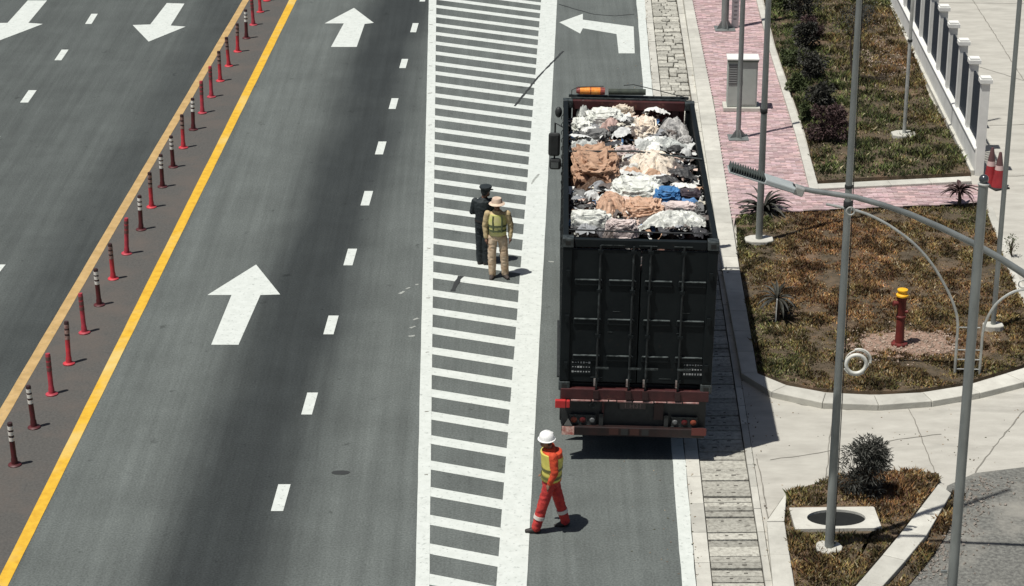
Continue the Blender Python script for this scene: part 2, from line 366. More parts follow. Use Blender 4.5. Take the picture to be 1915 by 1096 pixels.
# raised kerbs, stone by stone
def resample(A, B, ln):
    A = [Vector((*p, 0)) for p in A]; B = [Vector((*p, 0)) for p in B]; out = []
    segs = [((A[i+1]-A[i]).length) for i in range(len(A)-1)]; tot = sum(segs); n = max(1, round(tot/ln))
    def at(t):
        d = t*tot
        for i, s in enumerate(segs):
            if d <= s or i == len(segs)-1:
                a = A[i].lerp(A[i+1], d/s); b = B[i].lerp(B[i+1], d/s); dr = (A[i+1]-A[i]).normalized(); best = None
                for j in range(len(B)-1):
                    e0 = (B[j]-a).dot(dr); e1 = (B[j+1]-a).dot(dr)
                    if e0*e1 <= 0 and abs(e0-e1) > 1e-6:
                        q = B[j].lerp(B[j+1], e0/(e0-e1))
                        if best is None or (q-a).length < (best-a).length: best = q
                return a, (best if best is not None and (best-a).length < 1.2*(b-a).length+.3 and 1e-4 < t < 1-1e-4 else b)
            d -= s
    return [at(i/n) for i in range(n+1)]
def kerb(name, stone, Apx, Bpx, z, ln=1.0, m=M_KERB, zpix=None, gap=.008, tints=(.88, 1.12)):
    zz = z if zpix is None else zpix
    A = [tuple(P(*p, zz)[:2]) for p in Apx]; B = [tuple(P(*p, zz)[:2]) for p in Bpx]
    par = thing(name, None, None, kind='structure'); R = resample(A, B, ln)
    for (a0, b0), (a1, b1) in zip(R, R[1:]):
        g = gap/max((a1-a0).length, .1); a1_ = a0.lerp(a1, 1-g); b1_ = b0.lerp(b1, 1-g)
        MB().prism([tuple(a0[:2]), tuple(b0[:2]), tuple(b1_[:2]), tuple(a1_[:2])], -.05, z+rnd.uniform(-.004, .004), rnd.uniform(*tints)).obj(stone, m, par, bevel=.012)
    return par
KZ = .12
kA = [(1228, -330), (1279, 0), (1313, 240), (1350, 500), (1388, 706), (1420, 724), (1449, 735), (1497, 749), (1585, 758), (1694, 756), (1799, 743), (1915, 714), (2060, 668)]
kB = [(1243, -330), (1295, 0), (1336, 200), (1381, 490), (1417, 700), (1440, 711), (1462, 718), (1519, 732), (1607, 738), (1694, 738), (1799, 723), (1915, 688), (2060, 642)]
kerb('pavement_kerb', 'kerbstone', kA, kB, KZ)
kerb('planting_bed_kerb', 'kerbstone', [(1333, -330), (1415, 0), (1437, 86), (1488, 250), (1514, 352)], [(1343, -330), (1426, 0), (1448, 86), (1503, 250), (1532, 352)], .17)
kerb('planting_bed_kerb', 'kerbstone', [(1516, 353), (1640, 347), (1818, 338)], [(1516, 344), (1640, 338), (1815, 329)], .16)
kerb('garden_edge_kerb', 'kerbstone', [(1842, 385), (1862, 436), (1888, 510), (1917, 572), (1960, 650)], [(1856, 385), (1876, 436), (1902, 510), (1932, 572), (1976, 645)], .10)
kerb('corner_bed_kerb', 'kerbstone', [(1450, 1240), (1446, 1096), (1434, 975), (1470, 925), (1560, 900), (1630, 880), (1755, 890)][:3], [(1510, 1240), (1486, 1096), (1467, 975), (1473, 925)][:3], .10)
kerb('corner_bed_kerb', 'kerbstone', [(1434, 974), (1468, 925)], [(1467, 974), (1471, 926)], .10, ln=2)
kerb('corner_bed_kerb', 'kerbstone', [(1755, 905), (1680, 1003), (1600, 1096), (1480, 1240)], [(1779, 922), (1727, 1010), (1650, 1096), (1545, 1240)], .12, ln=.9)

# pavement of pink bricks, herring-free running bond
pave = [G(*p) for p in [(1243, -330), (1295, 0), (1336, 200), (1372, 430), (1376, 409), (1430, 400), (1480, 402), (1580, 397), (1700, 392), (1800, 388), (1838, 384), (1822, 352), (1640, 350), (1512, 354), (1488, 250), (1437, 88), (1415, 0), (1333, -330)]]
PZ = .105
pv = thing('brick_pavement', None, None, kind='structure')
MB().sheet(pave, PZ-.015).obj('mortar_bed', mat('mortar', (0.40, 0.33, 0.31), 0.95), pv)
ux = Vector((.030, 1, 0)).normalized(); vx = Vector((ux.y, -ux.x, 0)); cells = []
BW, BL = .115, .235
for r in range(-420, 420):
    for k in range(-40, 60):
        o = Vector((6.0, 52.0, 0)) + ux*(r*BW) + vx*(k*BL+(BL/2 if r % 2 else 0))
        ct = o+ux*BW/2+vx*BL/2
        if ct.y < 42 or ct.y > 84 or not inside(ct.x, ct.y, pave): continue
        cells.append((ct.y, o))
cells.sort(key=lambda q: q[0])
rest = MB()
for i, (yy, o) in enumerate(cells):
    w, l_ = BW-.012, BL-.012; t0 = rnd.uniform(.72, 1.2)
    t = (t0*rnd.uniform(.96, 1.06), t0, t0*rnd.uniform(.97, 1.05))
    ps = [o, o+vx*l_, o+vx*l_+ux*w, o+ux*w]; z = PZ+rnd.uniform(-.006, .004)
    if i < 300: MB().prism([tuple(p[:2]) for p in ps], PZ-.03, z, t).obj('paving_brick', M_BRICK, pv)
    else: rest.prism([tuple(p[:2]) for p in ps], PZ-.03, z, t)
r_ = rest.obj('paving_bricks', M_BRICK, pv); r_['kind'] = 'stuff'

# planting beds
bed_up = [G(*p) for p in [(1346, -330), (1428, 0), (1450, 88), (1505, 250), (1528, 345), (1640, 338), (1815, 330), (1770, 243), (1737, 184), (1694, 66), (1658, 0), (1510, -330)]]
bed_main = [G(*p) for p in [(1376, 413), (1430, 403), (1480, 405), (1580, 400), (1700, 395), (1800, 391), (1838, 387), (1858, 436), (1884, 510), (1913, 572), (1960, 655), (1915, 688), (1799, 723), (1694, 738), (1607, 738), (1519, 732), (1462, 718), (1417, 700), (1381, 490)]]
bed_sm = [G(*p) for p in [(1467, 975), (1472, 925), (1500, 916), (1560, 900), (1630, 884), (1700, 886), (1755, 890), (1758, 902), (1680, 1003), (1600, 1096), (1480, 1240), (1500, 1240), (1486, 1096)]]
bed_st = [G(*p) for p in [(1779, 924), (1806, 930), (1792, 962), (1765, 1010), (1738, 1050), (1700, 1096), (1600, 1240), (1545, 1240), (1650, 1096), (1727, 1010)]]
for nm, po, z in (('planting_bed', bed_up, .09), ('planting_bed', bed_main, .07), ('planting_bed', bed_sm, .05), ('verge', bed_st, .03)):
    MB().prism(po, -.02, z).obj(nm, M_SOIL)['kind'] = 'structure'
MB().sheet([G(1688+112*math.cos(a/60*6.283)*(1+.16*noise.noise(Vector((math.cos(a/60*6.283)*2.5, math.sin(a/60*6.283)*2.5, 1)))+.06*rnd.uniform(-1, 1)), 649+25*math.sin(a/60*6.283)*(1+.35*noise.noise(Vector((math.cos(a/60*6.283)*3, math.sin(a/60*6.283)*3, 4)))+.12*rnd.uniform(-1, 1))) for a in range(60)], .078).obj('soil_patch', M_PINKSOIL)['kind'] = 'structure'
side = [G(*p) for p in [(1771, 909), (1823, 885), (1915, 874), (2500, 830), (2900, 1400), (1450, 1300), (1600, 1140), (1700, 1040), (1760, 960)]]
MB().sheet(side, .004).obj('side_road', M_SIDE)['kind'] = 'structure'
for pts, w in [([(1819, 0), (1870, 80), (1914, 150)], .02), ([(1806, 118), (1860, 134), (1914, 151)], .02), ([(1850, 235), (1915, 233), (1990, 231)], .02), ([(1745, 5), (1835, 6), (1915, 7)], .02),
               ([(1823, 884), (1870, 822), (1915, 768)], .02), ([(1450, 741), (1500, 757), (1585, 766), (1694, 764), (1799, 751), (1915, 722)], .03), ([(1470, 925), (1437, 972)], .02), ([(1416, 858), (1424, 900), (1436, 970)], .02), ([(1560, 842), (1680, 822), (1760, 812)], .02), ([(1440, 860), (1500, 852), (1560, 842)], .015), ([(1700, 764), (1716, 800), (1735, 850), (1750, 888)], .015), ([(1560, 766), (1552, 812), (1545, 900)], .015), ([(1870, 330), (1915, 329), (2000, 328)], .02)]:
    thin_strip('expansion_joint', pts, w*1.2, M_JOINT, .006)

# ------------------------------------------------------------------ ground cover, blade by blade (uncountable)
def grass_mesh(name, poly, z, dens, seed, hmin=.05, hmax=.13, avoid=(), palette=None):
    rg = np.random.default_rng(seed); px = np.array(poly); x0, y0 = px.min(0); x1, y1 = px.max(0); y1 = min(y1, 78); y0 = max(y0, 27)
    n = int((x1-x0)*(y1-y0)*dens); X = rg.uniform(x0, x1, n); Yv = rg.uniform(y0, y1, n)
    ins = np.zeros(n, bool); j = len(poly)-1
    for i in range(len(poly)):
        xi, yi = poly[i]; xj, yj = poly[j]
        with np.errstate(divide='ignore', invalid='ignore'):
            ins ^= ((yi > Yv) != (yj > Yv)) & (X < (xj-xi)*(Yv-yi)/(yj-yi+1e-12)+xi)
        j = i
    # clumping
    cl = np.array([noise.noise(Vector((a*1.6, b*1.6, seed))) + .6*noise.noise(Vector((a*6, b*6, seed))) for a, b in zip(X, Yv)])
    keep = ins & (rg.uniform(-.85, .35, n) < cl)
    for ax, ay, ar in avoid: keep &= ((X-ax)**2+((Yv-ay)*.75)**2 > ar*ar)
    X, Yv, cl = X[keep], Yv[keep], cl[keep]; n = len(X)
    h = rg.uniform(hmin, hmax, n)*(1+1.5*np.clip(cl, -.45, 1)); a = rg.uniform(0, 6.283, n); w = rg.uniform(.008, .018, n)
    lean = rg.uniform(.2, 1.1, n)*h; la = rg.uniform(0, 6.283, n)
    V = np.zeros((n, 4, 3)); base = np.stack([X, Yv, np.full(n, z)], 1)
    s = np.stack([np.cos(a)*w, np.sin(a)*w, np.zeros(n)], 1); L = np.stack([np.cos(la)*lean, np.sin(la)*lean, h], 1)
    V[:, 0] = base-s; V[:, 1] = base+s; V[:, 2] = base+s*.8+L*[.45, .45, .62]; V[:, 3] = base+L
    me = bpy.data.meshes.new(name); me.vertices.add(n*4); me.vertices.foreach_set('co', V.reshape(-1))
    me.loops.add(n*6); me.polygons.add(n*2)
    b4 = np.arange(n)*4; F = np.stack([b4, b4+1, b4+2, b4, b4+2, b4+3], 1).reshape(-1)
    me.loops.foreach_set('vertex_index', F.astype(np.int32)); me.polygons.foreach_set('loop_start', (np.arange(n*2)*3).astype(np.int32)); me.update(calc_edges=True)
    col = palette(X, Yv, rg, n)
    at = me.color_attributes.new('tint', 'FLOAT_COLOR', 'POINT'); at.data.foreach_set('color', np.repeat(np.concatenate([col, np.ones((n, 1))], 1), 4, 0).reshape(-1))
    me.materials.append(M_GRASS); o = bpy.data.objects.new(name, me); COL.objects.link(o); return o
GREEN = np.array([.105, .130, .042]); DKG = np.array([.042, .052, .024]); BRN = np.array([.21, .125, .055]); ORG = np.array([.27, .135, .055]); STRAW = np.array([.36, .31, .20]); MAR = np.array([.135, .07, .048])
def pal(centres, base_g, seed):
    def f(X, Yv, rg, n):
        dry = np.full(n, base_g)
        for cx, cy, sx_, sy_, k in centres: dry = dry + k*np.exp(-(((X-cx)/sx_)**2+((Yv-cy)/sy_)**2))
        dry += .45*np.array([noise.noise(Vector((a*.9, b*.7, seed))) for a, b in zip(X, Yv)]) + rg.normal(0, .16, n)
        dry = np.clip(dry, 0, 1)[:, None]; u = rg.uniform(0, 1, n)[:, None]
        g = np.where(u < .5, GREEN, DKG); b = np.where(u < .45, BRN, np.where(u < .7, ORG, MAR)); c = g*(1-dry)+b*dry
        st = rg.uniform(0, 1, n)[:, None] < .08; c = np.where(st, STRAW*.8, c)
        pv_ = np.array([noise.noise(Vector((a*3.1, b*2.2, seed+4))) for a, b in zip(X, Yv)])[:, None]
        return c*rg.uniform(.65, 1.35, n)[:, None]*np.clip(1+pv_*1.5, .4, 1.9)
    return f
def gp(x, y): p = P(x, y); return p.x, p.y
avoid = [(*gp(1682, 648), .38), (*gp(1640, 650), .28), (*gp(1735, 646), .36), (*gp(1704, 654), .34)]
slabc = gp(1561, 978)
c1 = [(*gp(1560, 440), 1.3, 2.0, .7), (*gp(1700, 560), 2.2, 2.5, .45), (*gp(1480, 570), .9, 2, .3), (*gp(1400, 430), .9, 1.6, -.5), (*gp(1450, 650), .8, 2.0, -.25), (*gp(1650, 720), 3, .8, .1)]
tag(grass_mesh('ground_cover', bed_main, .065, 3300, 3, .022, .06, avoid, pal(c1, .42, 3)), 'dry brown and green ground cover round the red hydrant', 'ground cover', kind='stuff')
c2 = [(*gp(1670, 110), 1.0, 4.5, .7), (*gp(1480, 100), 1.2, 9, -.4), (*gp(1560, 90), .5, 3, .35), (*gp(1640, 300), 3, 2.5, .05)]
tag(grass_mesh('ground_cover', bed_up, .085, 1300, 5, .035, .10, (), pal(c2, .08, 8)), 'green and brown ground cover between the brick pavement and the white fence', 'ground cover', kind='stuff')
c3 = [(*gp(1680, 920), .8, 1.0, .5), (*gp(1540, 1070), .6, .8, .4)]
tag(grass_mesh('ground_cover', bed_sm, .045, 3400, 9, .03, .085, [(slabc[0], slabc[1], .42), (slabc[0]-.36, slabc[1], .38), (slabc[0]+.36, slabc[1], .38)], pal(c3, .42, 12)), 'short dry grass round the concrete well slab', 'ground cover', kind='stuff')
tag(grass_mesh('ground_cover', bed_st, .025, 2400, 11, .03, .08, (), pal([], .6, 15)), 'dry grass verge between the slanted kerb and the side road', 'ground cover', kind='stuff')
# gravel on the side road edge and soil clods
mb = MB()
for i in range(1500):
    k = rnd.random()
    if k < .45: p = P(rnd.uniform(1585, 1790), rnd.gauss(650, 14)); z = .08
    elif k < .7: p = P(rnd.gauss(1650, 30), rnd.gauss(110, 35)); z = .11; 
    else:
        y = rnd.uniform(890, 1090); p = P(1800-(y-930)*.55+abs(rnd.gauss(0, 40)), y); z = .008
    s = rnd.uniform(.008, .03); mb.box((p.x, p.y, z+s*.3), (s*rnd.uniform(.8, 1.6), s*rnd.uniform(.8, 1.6), s), Euler((rnd.random(), rnd.random(), rnd.random()*6)).to_matrix(), (rnd.uniform(.5, 1.1) if k < .7 else (.55, .62, .68)))
for i in range(800):
    Y = rnd.uniform(29, 70); q = rnd.random()
    if q < .35: x = L1(Y)+abs(rnd.gauss(0, .05)); z = .016
    elif q < .6: x = L4(Y)+rnd.gauss(.02, .05); z = .02
    elif q < .8: x = L0(Y)-abs(rnd.gauss(0, .5)); z = .004
    else:
        x = rnd.uniform(4.2, 9.5); Y = rnd.uniform(33, 37); z = .004
        if inside(x, Y, bed_main) or inside(x, Y, bed_sm): continue
    s_ = rnd.uniform(.006, .02); mb.box((x, Y, z), (s_*rnd.uniform(.8, 2.2), s_, s_*.5), Euler((0, 0, rnd.random()*6)).to_matrix(), rnd.choice(((.3, .3, .3), (.5, .5, .45), (.2, .25, .2), (.9, .9, .8))))
tag(mb.obj('gravel', mat('pebble', (.42, .33, .26), .9, attr='tint')), 'loose pale pebbles and clods on the soil and road edge', 'gravel', kind='stuff')

# ================================================================== TRUCK
M_TRK = mat('container_paint', (0.004, 0.0065, 0.0075), 0.6, col2=(0.007, 0.010, 0.011), scale=3, bump=0.08, bscale=9, spec=0.2, col3=(0.018, 0.014, 0.012), scale3=12, c3=(0.64, 0.8))
M_MAR = mat('maroon_paint', (0.065, 0.016, 0.016), 0.55, col2=(0.035, 0.010, 0.011), scale=4, bump=0.1, col3=(0.16, 0.07, 0.045), scale3=9, c3=(0.6, 0.8))
M_EDGE = mat('scuffed_edge', (0.055, 0.065, 0.065), 0.5, col2=(0.014, 0.018, 0.018), scale=14, contrast=(.4, .6))
M_STEEL = mat('scratched_steel', (0.42, 0.40, 0.38), 0.4, 0.5, col2=(0.16, 0.09, 0.08), scale=9)
M_RLENS = mat('red_lens', (0.42, 0.03, 0.03), 0.4); M_OLENS = mat('amber_lens', (0.80, 0.20, 0.02), 0.3, col2=(0.9, 0.42, 0.1), scale=12); M_TLENS = mat('dull_amber_lens', (0.22, 0.05, 0.025), 0.45)
M_WLENS = mat('clear_lens', (0.12, 0.125, 0.125), 0.4); M_REDW = mat('faded_red_reflector', (0.36, 0.08, 0.065), 0.5, col2=(0.7, 0.5, 0.42), scale=14)
M_PLATE = mat('number_plate_paint', (0.075, 0.06, 0.055), 0.5); M_PTXT = mat('plate_lettering', (0.22, 0.15, 0.14), 0.5)
M_GLASS = mat('dark_glass', (0.02, 0.025, 0.03), 0.1, spec=.6)
TW, TL = 2.55, 7.85
truck = thing('container_truck', 'long truck with a black open topped container heaped with rubbish, parked at the kerb', 'truck', (2.03, 34.62, 0))
truck.rotation_euler = (0, rad(1.25), rad(-1.35))
Z0, Z1 = 1.30, 4.0
def T(name, mb, m, parent=truck, smooth=False, bevel=0.0): return mb.obj(name, m, parent, smooth, bevel)
# corrugated long sides
def side_wall(x, s):
    mb = MB(); ys_ = []; n = 27; L = TL-.24; y = .12
    prof = []
    per = L/n
    for i in range(n): prof += [(y+i*per, 0), (y+i*per+per*.32, 0), (y+i*per+per*.5, .045), (y+i*per+per*.82, .045)]
    prof.append((y+L, 0))
    A = [(x-s*d, yy, Z0+.16) for yy, d in prof]; B = [(x-s*d, yy, Z1-.12) for yy, d in prof]
    A2 = [(x-s*(d+.018), yy, Z0+.16) for yy, d in prof]; B2 = [(x-s*(d+.018), yy, Z1-.12) for yy, d in prof]
    n_ = len(prof); mb.add(A+B, [(i, i+1, n_+i+1, n_+i) for i in range(n_-1)]); mb.add(A2+B2, [(i+1, i, n_+i, n_+i+1) for i in range(n_-1)])
    return mb
for s in (-1, 1):
    T('side_panel', side_wall(s*(TW/2-.01), s), M_TRK)
    T('top_rail', MB().box((s*(TW/2-.045), TL/2, Z1-.06), (.09, TL-.3, .12)), M_TRK, bevel=.012)
    T('bottom_rail', MB().box((s*(TW/2-.05), TL/2, Z0+.08), (.10, TL-.3, .16)), M_TRK, bevel=.01)
    for yy in (.08, TL-.08):
        T('corner_post', MB().box((s*(TW/2-.08), yy, (Z0+Z1)/2), (.16, .16, Z1-Z0-.3)), M_TRK, bevel=.015)
        for z in (Z0+.06, Z1-.07):
            cc = T('corner_casting', MB().box((s*(TW/2-.085), yy, z), (.19, .19, .16)), M_EDGE, bevel=.015)
            MB().box((s*(TW/2-.085), yy-.0955*(1 if yy < 1 else -1), z), (.085, .006, .07)).obj('casting_hole', M_HOLE, cc)
    # tarpaulin hooks along the rail
    for k in range(16): T('tarp_hook', MB().tube([(s*(TW/2+.0), .3+k*.48, Z1-.22), (s*(TW/2+.035), .3+k*.48, Z1-.27), (s*(TW/2+.03), .3+k*.48+.03, Z1-.33)], .008, 5), M_EDGE)
T('container_floor', MB().box((0, TL/2, Z0+.03), (TW-.25, TL-.3, .06)), M_BLACK)
fw = MB()
for k in range(9):
    xx = -TW/2+.18+k*(TW-.36)/9; w = (TW-.36)/9
    fw.add([(xx, TL-.09, Z0+.1), (xx+w*.55, TL-.09, Z0+.1), (xx+w*.55, TL-.09, Z1-.18), (xx, TL-.09, Z1-.18)], [(0, 1, 2, 3)])
    fw.add([(xx+w*.55, TL-.09, Z0+.1), (xx+w*.68, TL-.05, Z0+.1), (xx+w*.68, TL-.05, Z1-.18), (xx+w*.55, TL-.09, Z1-.18)], [(0, 1, 2, 3)])
    fw.add([(xx+w*.68, TL-.05, Z0+.1), (xx+w*.87, TL-.05, Z0+.1), (xx+w*.87, TL-.05, Z1-.18), (xx+w*.68, TL-.05, Z1-.18)], [(0, 1, 2, 3)])
    fw.add([(xx+w*.87, TL-.05, Z0+.1), (xx+w, TL-.09, Z0+.1), (xx+w, TL-.09, Z1-.18), (xx+w*.87, TL-.05, Z1-.18)], [(0, 1, 2, 3)])
T('front_wall', fw, M_MAR)
T('front_header', MB().box((0, TL-.07, Z1-.09), (TW-.36, .12, .18)), M_MAR, bevel=.012)
T('header_lip', MB().box((0, TL-.02, Z1+.015), (TW-.3, .05, .03)), M_EDGE)
T('rear_header', MB().box((0, .07, Z1-.08), (TW-.38, .10, .14)), M_TRK, bevel=.012)
for q in (-.56, -.35, .12, .7): T('header_strip', MB().box((q, .012, Z1-.1), (.19 if q < 0 else .3, .012, .013)), M_EDGE)
T('cross_bar', MB().tube([(-TW/2+.1, .38, Z1+.02), (-.2, .4, Z1-.0), (.5, .39, Z1+.0), (TW/2-.1, .36, Z1+.02)], .014, 6), M_BLACK)
T('cross_bar', MB().tube([(-TW/2+.1, 4.45, Z1+.03), (0, 4.5, Z1+.05), (TW/2-.05, 4.2, Z1+.03)], .018, 6), M_EDGE)
# doors
for s in (-1, 1):
    cx = .02 + s*.575 ; w = 1.13
    dr = T('door', MB().box((cx, .06, (Z0+Z1)/2-.03), (w, .05, Z1-Z0-.32)), M_TRK, bevel=.006)
    for z in (3.23, 2.53, 1.87):
        for q in (-1, 1):
            px_ = cx+q*.28
            MB().box((px_, .026, z), (.47, .035, .10)).obj('door_rib', M_TRK, dr, bevel=.012)
            MB().box((px_, .014, z+.055), (.44, .04, .010)).obj('rib_edge', mat('sunlit_rib_edge', (.09, .105, .105), .45, col2=(.02, .025, .025), scale=9, contrast=(.45, .6)), dr)  # lighter grey paints the sunlight caught along the rib top
    for bx in ((-.655, -.11) if s < 0 else (.17, .715)):
        lb = T('locking_bar', MB().tube([(bx, -.012, Z0-.02), (bx, -.012, Z1-.1)], .019, 8), mat('bar_dark', (.012, .015, .016), .55, col2=(.06, .07, .07), scale=5, contrast=(.52, .7)), smooth=True)
        for z in (1.5, 2.3, 3.1, 3.8): MB().box((bx, -.012, z), (.085, .05, .05)).obj('bar_guide', M_TRK, lb)
        MB().box((bx-.03, -.045, 1.46), (.03, .03, .13)).obj('bar_cam', M_STEEL, lb)
        MB().box((bx+(.10 if s < 0 else -.10)*(1 if abs(bx) < .4 else -1)*.0+.09, -.035, 1.72), (.22, .02, .03)).obj('door_handle', M_EDGE, lb)
    pl = T('marking_plate', MB().box((cx+s*.36, .03, 1.70), (.34, .012, .26)), M_TRK)
    t_ = MB()
    for r in range(3):
        for k in range(7): t_.box((cx+s*.36-.14+k*.046, .0215, 1.79-r*.085), (rnd.uniform(.015, .036), .004, rnd.choice((.012, .02, .03))))
    t_.obj('plate_marks', mat('faded_marking', (.30, .31, .31), .6), pl)
    for q in (1.75, 2.6, 3.4): T('door_hinge', MB().box((s*(TW/2-.10), -.025, q), (.06, .03, .12)), M_TRK)
    for q in ((.2, 2.72, .13), (-.1, 1.52, .2), (.1, 2.35, .08)): T('door_scratch', MB().box((cx+q[0], .031, q[1]), (q[2], .003, .010)), M_EDGE)
# sill and rear end
T('sill_beam', MB().box((0, .04, 1.23), (TW-.06, .14, .19)), M_MAR, bevel=.012)
for bx in (-.655, -.11, .17, .715): T('bar_keeper', MB().box((bx, -.045, 1.24), (.09, .05, .15)), mat('dark_maroon', (.03, .012, .012), .5))
sl = MB(); xx = -TW/2+.2
while xx < TW/2-.2:
    ln = rnd.uniform(.12, .4); sl.box((xx+ln/2, -.04, 1.118+rnd.uniform(-.006, .006)), (ln-.01, .03, rnd.uniform(.010, .022))); xx += ln+.01
T('sill_strip', sl, mat('worn_pink_steel', (.42, .28, .26), .5, col2=(.25, .10, .09), scale=10, contrast=(.4, .6)))
for s in (-1, 1): T('chassis_rail', MB().box((s*.43, TL/2+.6, .98), (.09, TL+1.0, .24)), M_MAR)
for k in range(8): T('cross_member', MB().box((0, .3+k*1.0, 1.06), (TW-.2, .1, .12)), M_BLACK)
T('tail_panel', MB().box((0, .12, .78), (TW-.12, .05, .64)), M_BLACK)
T('tail_brace', MB().box((-.52, .075, .92), (.04, .03, .3)), M_MAR); T('tail_brace', MB().box((.42, .075, .90), (.16, .03, .3)), mat('tail_brace_maroon', (.03, .012, .012), .5))
T('underrun_bar', MB().box((0, .0, .555), (TW-.14, .12, .16)), mat('dark_bumper', (.010, .007, .007), .5, col2=(.025, .011, .010), scale=5), bevel=.015)
for q in (-.33, .02): T('warning_strip', MB().box((q, -.064, .56), (.16, .006, .11)), mat('dull_red_strip', (.05, .02, .016), .5))
for q in (-.15, .2): T('warning_strip', MB().box((q, -.064, .56), (.12, .006, .11)), mat('dull_grey_strip', (.025, .025, .025), .5))
for q in (-.55, .55): T('bumper_bracket', MB().box((q, .05, .7), (.07, .08, .3)), M_BLACK)
rp = T('number_plate', MB().box((-.02, .085, .985), (.44, .015, .13)), M_PLATE)
MB().box((-.02, .08, .918), (.46, .02, .008)).box((-.02, .08, 1.052), (.46, .02, .008)).box((-.245, .08, .985), (.008, .02, .13)).box((.205, .08, .985), (.008, .02, .13)).obj('plate_frame', M_EDGE, rp)
fc = bpy.data.curves.new('plate_text', 'FONT'); fc.body = '1 H31'; fc.size = .125; fc.align_x = 'CENTER'; fc.align_y = 'CENTER'; fc.extrude = .002
fo = bpy.data.objects.new('plate_text_tmp', fc); COL.objects.link(fo); bpy.context.view_layer.update()
me = bpy.data.meshes.new_from_object(fo.evaluated_get(bpy.context.evaluated_depsgraph_get())); bpy.data.objects.remove(fo)
pt = bpy.data.objects.new('plate_lettering', me); me.materials.clear(); me.materials.append(M_PTXT); COL.objects.link(pt); pt.parent = rp; pt.location = (-.02, .073, .985); pt.rotation_euler = (rad(90), 0, 0)
for s in (-1, 1):
    lp = T('tail_lamp', MB().box((s*.86, .06, .73), (.44, .06, .17)), M_BLACK, bevel=.01)
    MB().box((s*.86, .026, .818), (.45, .01, .008)).box((s*.86, .026, .645), (.45, .01, .006)).box((s*.80, .026, .73), (.008, .01, .16)).box((s*.93, .026, .73), (.008, .01, .16)).obj('lamp_frame', M_EDGE, lp)
    def disc(x, z, r, m, nm):
        d = MB(); d.lathe([(r, 0), (r, .015), (r*.7, .028), (0, .03)], n=14); o = d.obj(nm, m, lp, True); o.location = (x, .03, z); o.rotation_euler = (rad(90), 0, 0)
    disc(s*1.01, .73, .052, M_TLENS, 'turn_lens'); disc(s*.86, .73, .052, mat('dark_red_lens', (.08, .01, .01), .3), 'brake_lens'); disc(s*.70, .73, .045, M_WLENS, 'reverse_lens')
d = MB(); d.torus((0, 0, 0), .045, .012, n=16, m=6); o = T('tow_ring', d, M_EDGE); o.location = (-.70, .05, 1.0)
T('side_marker_lamp', MB().box((-TW/2+.03, -.06, 1.06), (.18, .08, .14)).box((-TW/2+.16, -.06, 1.06), (.06, .07, .13)), M_RLENS, bevel=.012)
T('reflector_board', MB().box((-TW/2+.17, -.07, .565), (.21, .012, .15)), M_REDW)
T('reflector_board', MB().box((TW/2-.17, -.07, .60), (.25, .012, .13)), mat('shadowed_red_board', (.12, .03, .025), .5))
tri = MB(); tri.prism([(-.07, 0), (.07, 0), (0, .13)], 0, .01); o = T('warning_triangle', tri, mat('dull_silver', (.14, .14, .13), .5)); o.location = (-TW/2+.17, -.065, .66); o.rotation_euler = (rad(90), 0, 0)
T('mud_flap', MB().box((-.95, .75, .5), (.52, .012, .62)), M_RUBBER); T('mud_flap', MB().box((.95, .75, .5), (.52, .012, .62)), M_RUBBER)
# wheels
def wheel(x, y, w=.28):
    R_ = .5; mb = MB(); mb.lathe([(R_*.55, -w/2), (R_*.93, -w/2), (R_, -w/2+.04), (R_, w/2-.04), (R_*.93, w/2), (R_*.55, w/2)], n=28)
    o = mb.obj('wheel', M_RUBBER, truck, True); o.location = (x, y, .5); o.rotation_euler = (0, rad(90), 0)
    MB().lathe([(.0, -w/2+.05), (.28, -w/2+.05), (.28, w/2-.05), (.12, w/2-.02), (0, w/2-.02)], n=20).obj('rim', M_EDGE, o, True)
for y in (1.6, 2.95):
    for x in (-.79, -1.1, .79, 1.1): wheel(x, y)
for y in (TL+1.2, TL-.9):
    for x in (-1.08, 1.08): wheel(x, y, .3)
for q in (1.6, 2.95): T('axle', MB().tube([(-1, q, .5), (1, q, .5)], .07, 8), M_BLACK)
for s in (-1, 1): T('mudguard', MB().box((s*1.0, 2.28, 1.07), (.62, 2.5, .03)), M_BLACK)
T('fuel_tank', MB().tube([(-.95, 4.3, .72), (-.95, 5.6, .72)], .29, 16), M_EDGE, smooth=True)
for q in (.7, .95): T('side_guard', MB().box((1.2, 5.0, q), (.04, 2.0, .1)), M_EDGE)
# cab
CY = TL+.25
cab = T('cab', MB().add([(-1.2, CY, .7), (1.2, CY, .7), (1.2, CY+2.0, .7), (-1.2, CY+2.0, .7), (-1.2, CY, 3.05), (1.2, CY, 3.05), (1.2, CY+1.55, 3.05), (-1.2, CY+1.55, 3.05), (-1.2, CY+2.0, 1.9), (1.2, CY+2.0, 1.9)],
    [(3, 2, 1, 0), (4, 5, 6, 7), (0, 1, 5, 4), (1, 2, 9, 6, 5), (3, 0, 4, 7, 8), (2, 3, 8, 9), (9, 8, 7, 6)]), M_MAR, bevel=.05)
MB().add([(-1.05, CY+1.985, 1.98), (1.05, CY+1.985, 1.98), (1.02, CY+1.62, 2.93), (-1.02, CY+1.62, 2.93)], [(0, 1, 2, 3)]).obj('windscreen', M_GLASS, cab).location = (0, .02, 0)
for s in (-1, 1):
    dd = MB().box((s*1.205, CY+.95, 1.75), (.02, 1.05, 1.9)).obj('cab_door', M_MAR, cab, bevel=.01); MB().box((s*1.22, CY+.98, 2.35), (.012, .8, .6)).obj('window', M_GLASS, dd)
    ma = T('mirror_arm', MB().tube([(s*1.15, CY+1.3, 2.85), (s*1.42, CY+1.45, 2.95), (s*1.42, CY+1.45, 2.1), (s*1.15, CY+1.35, 2.1)], .02, 7), M_BLACK)
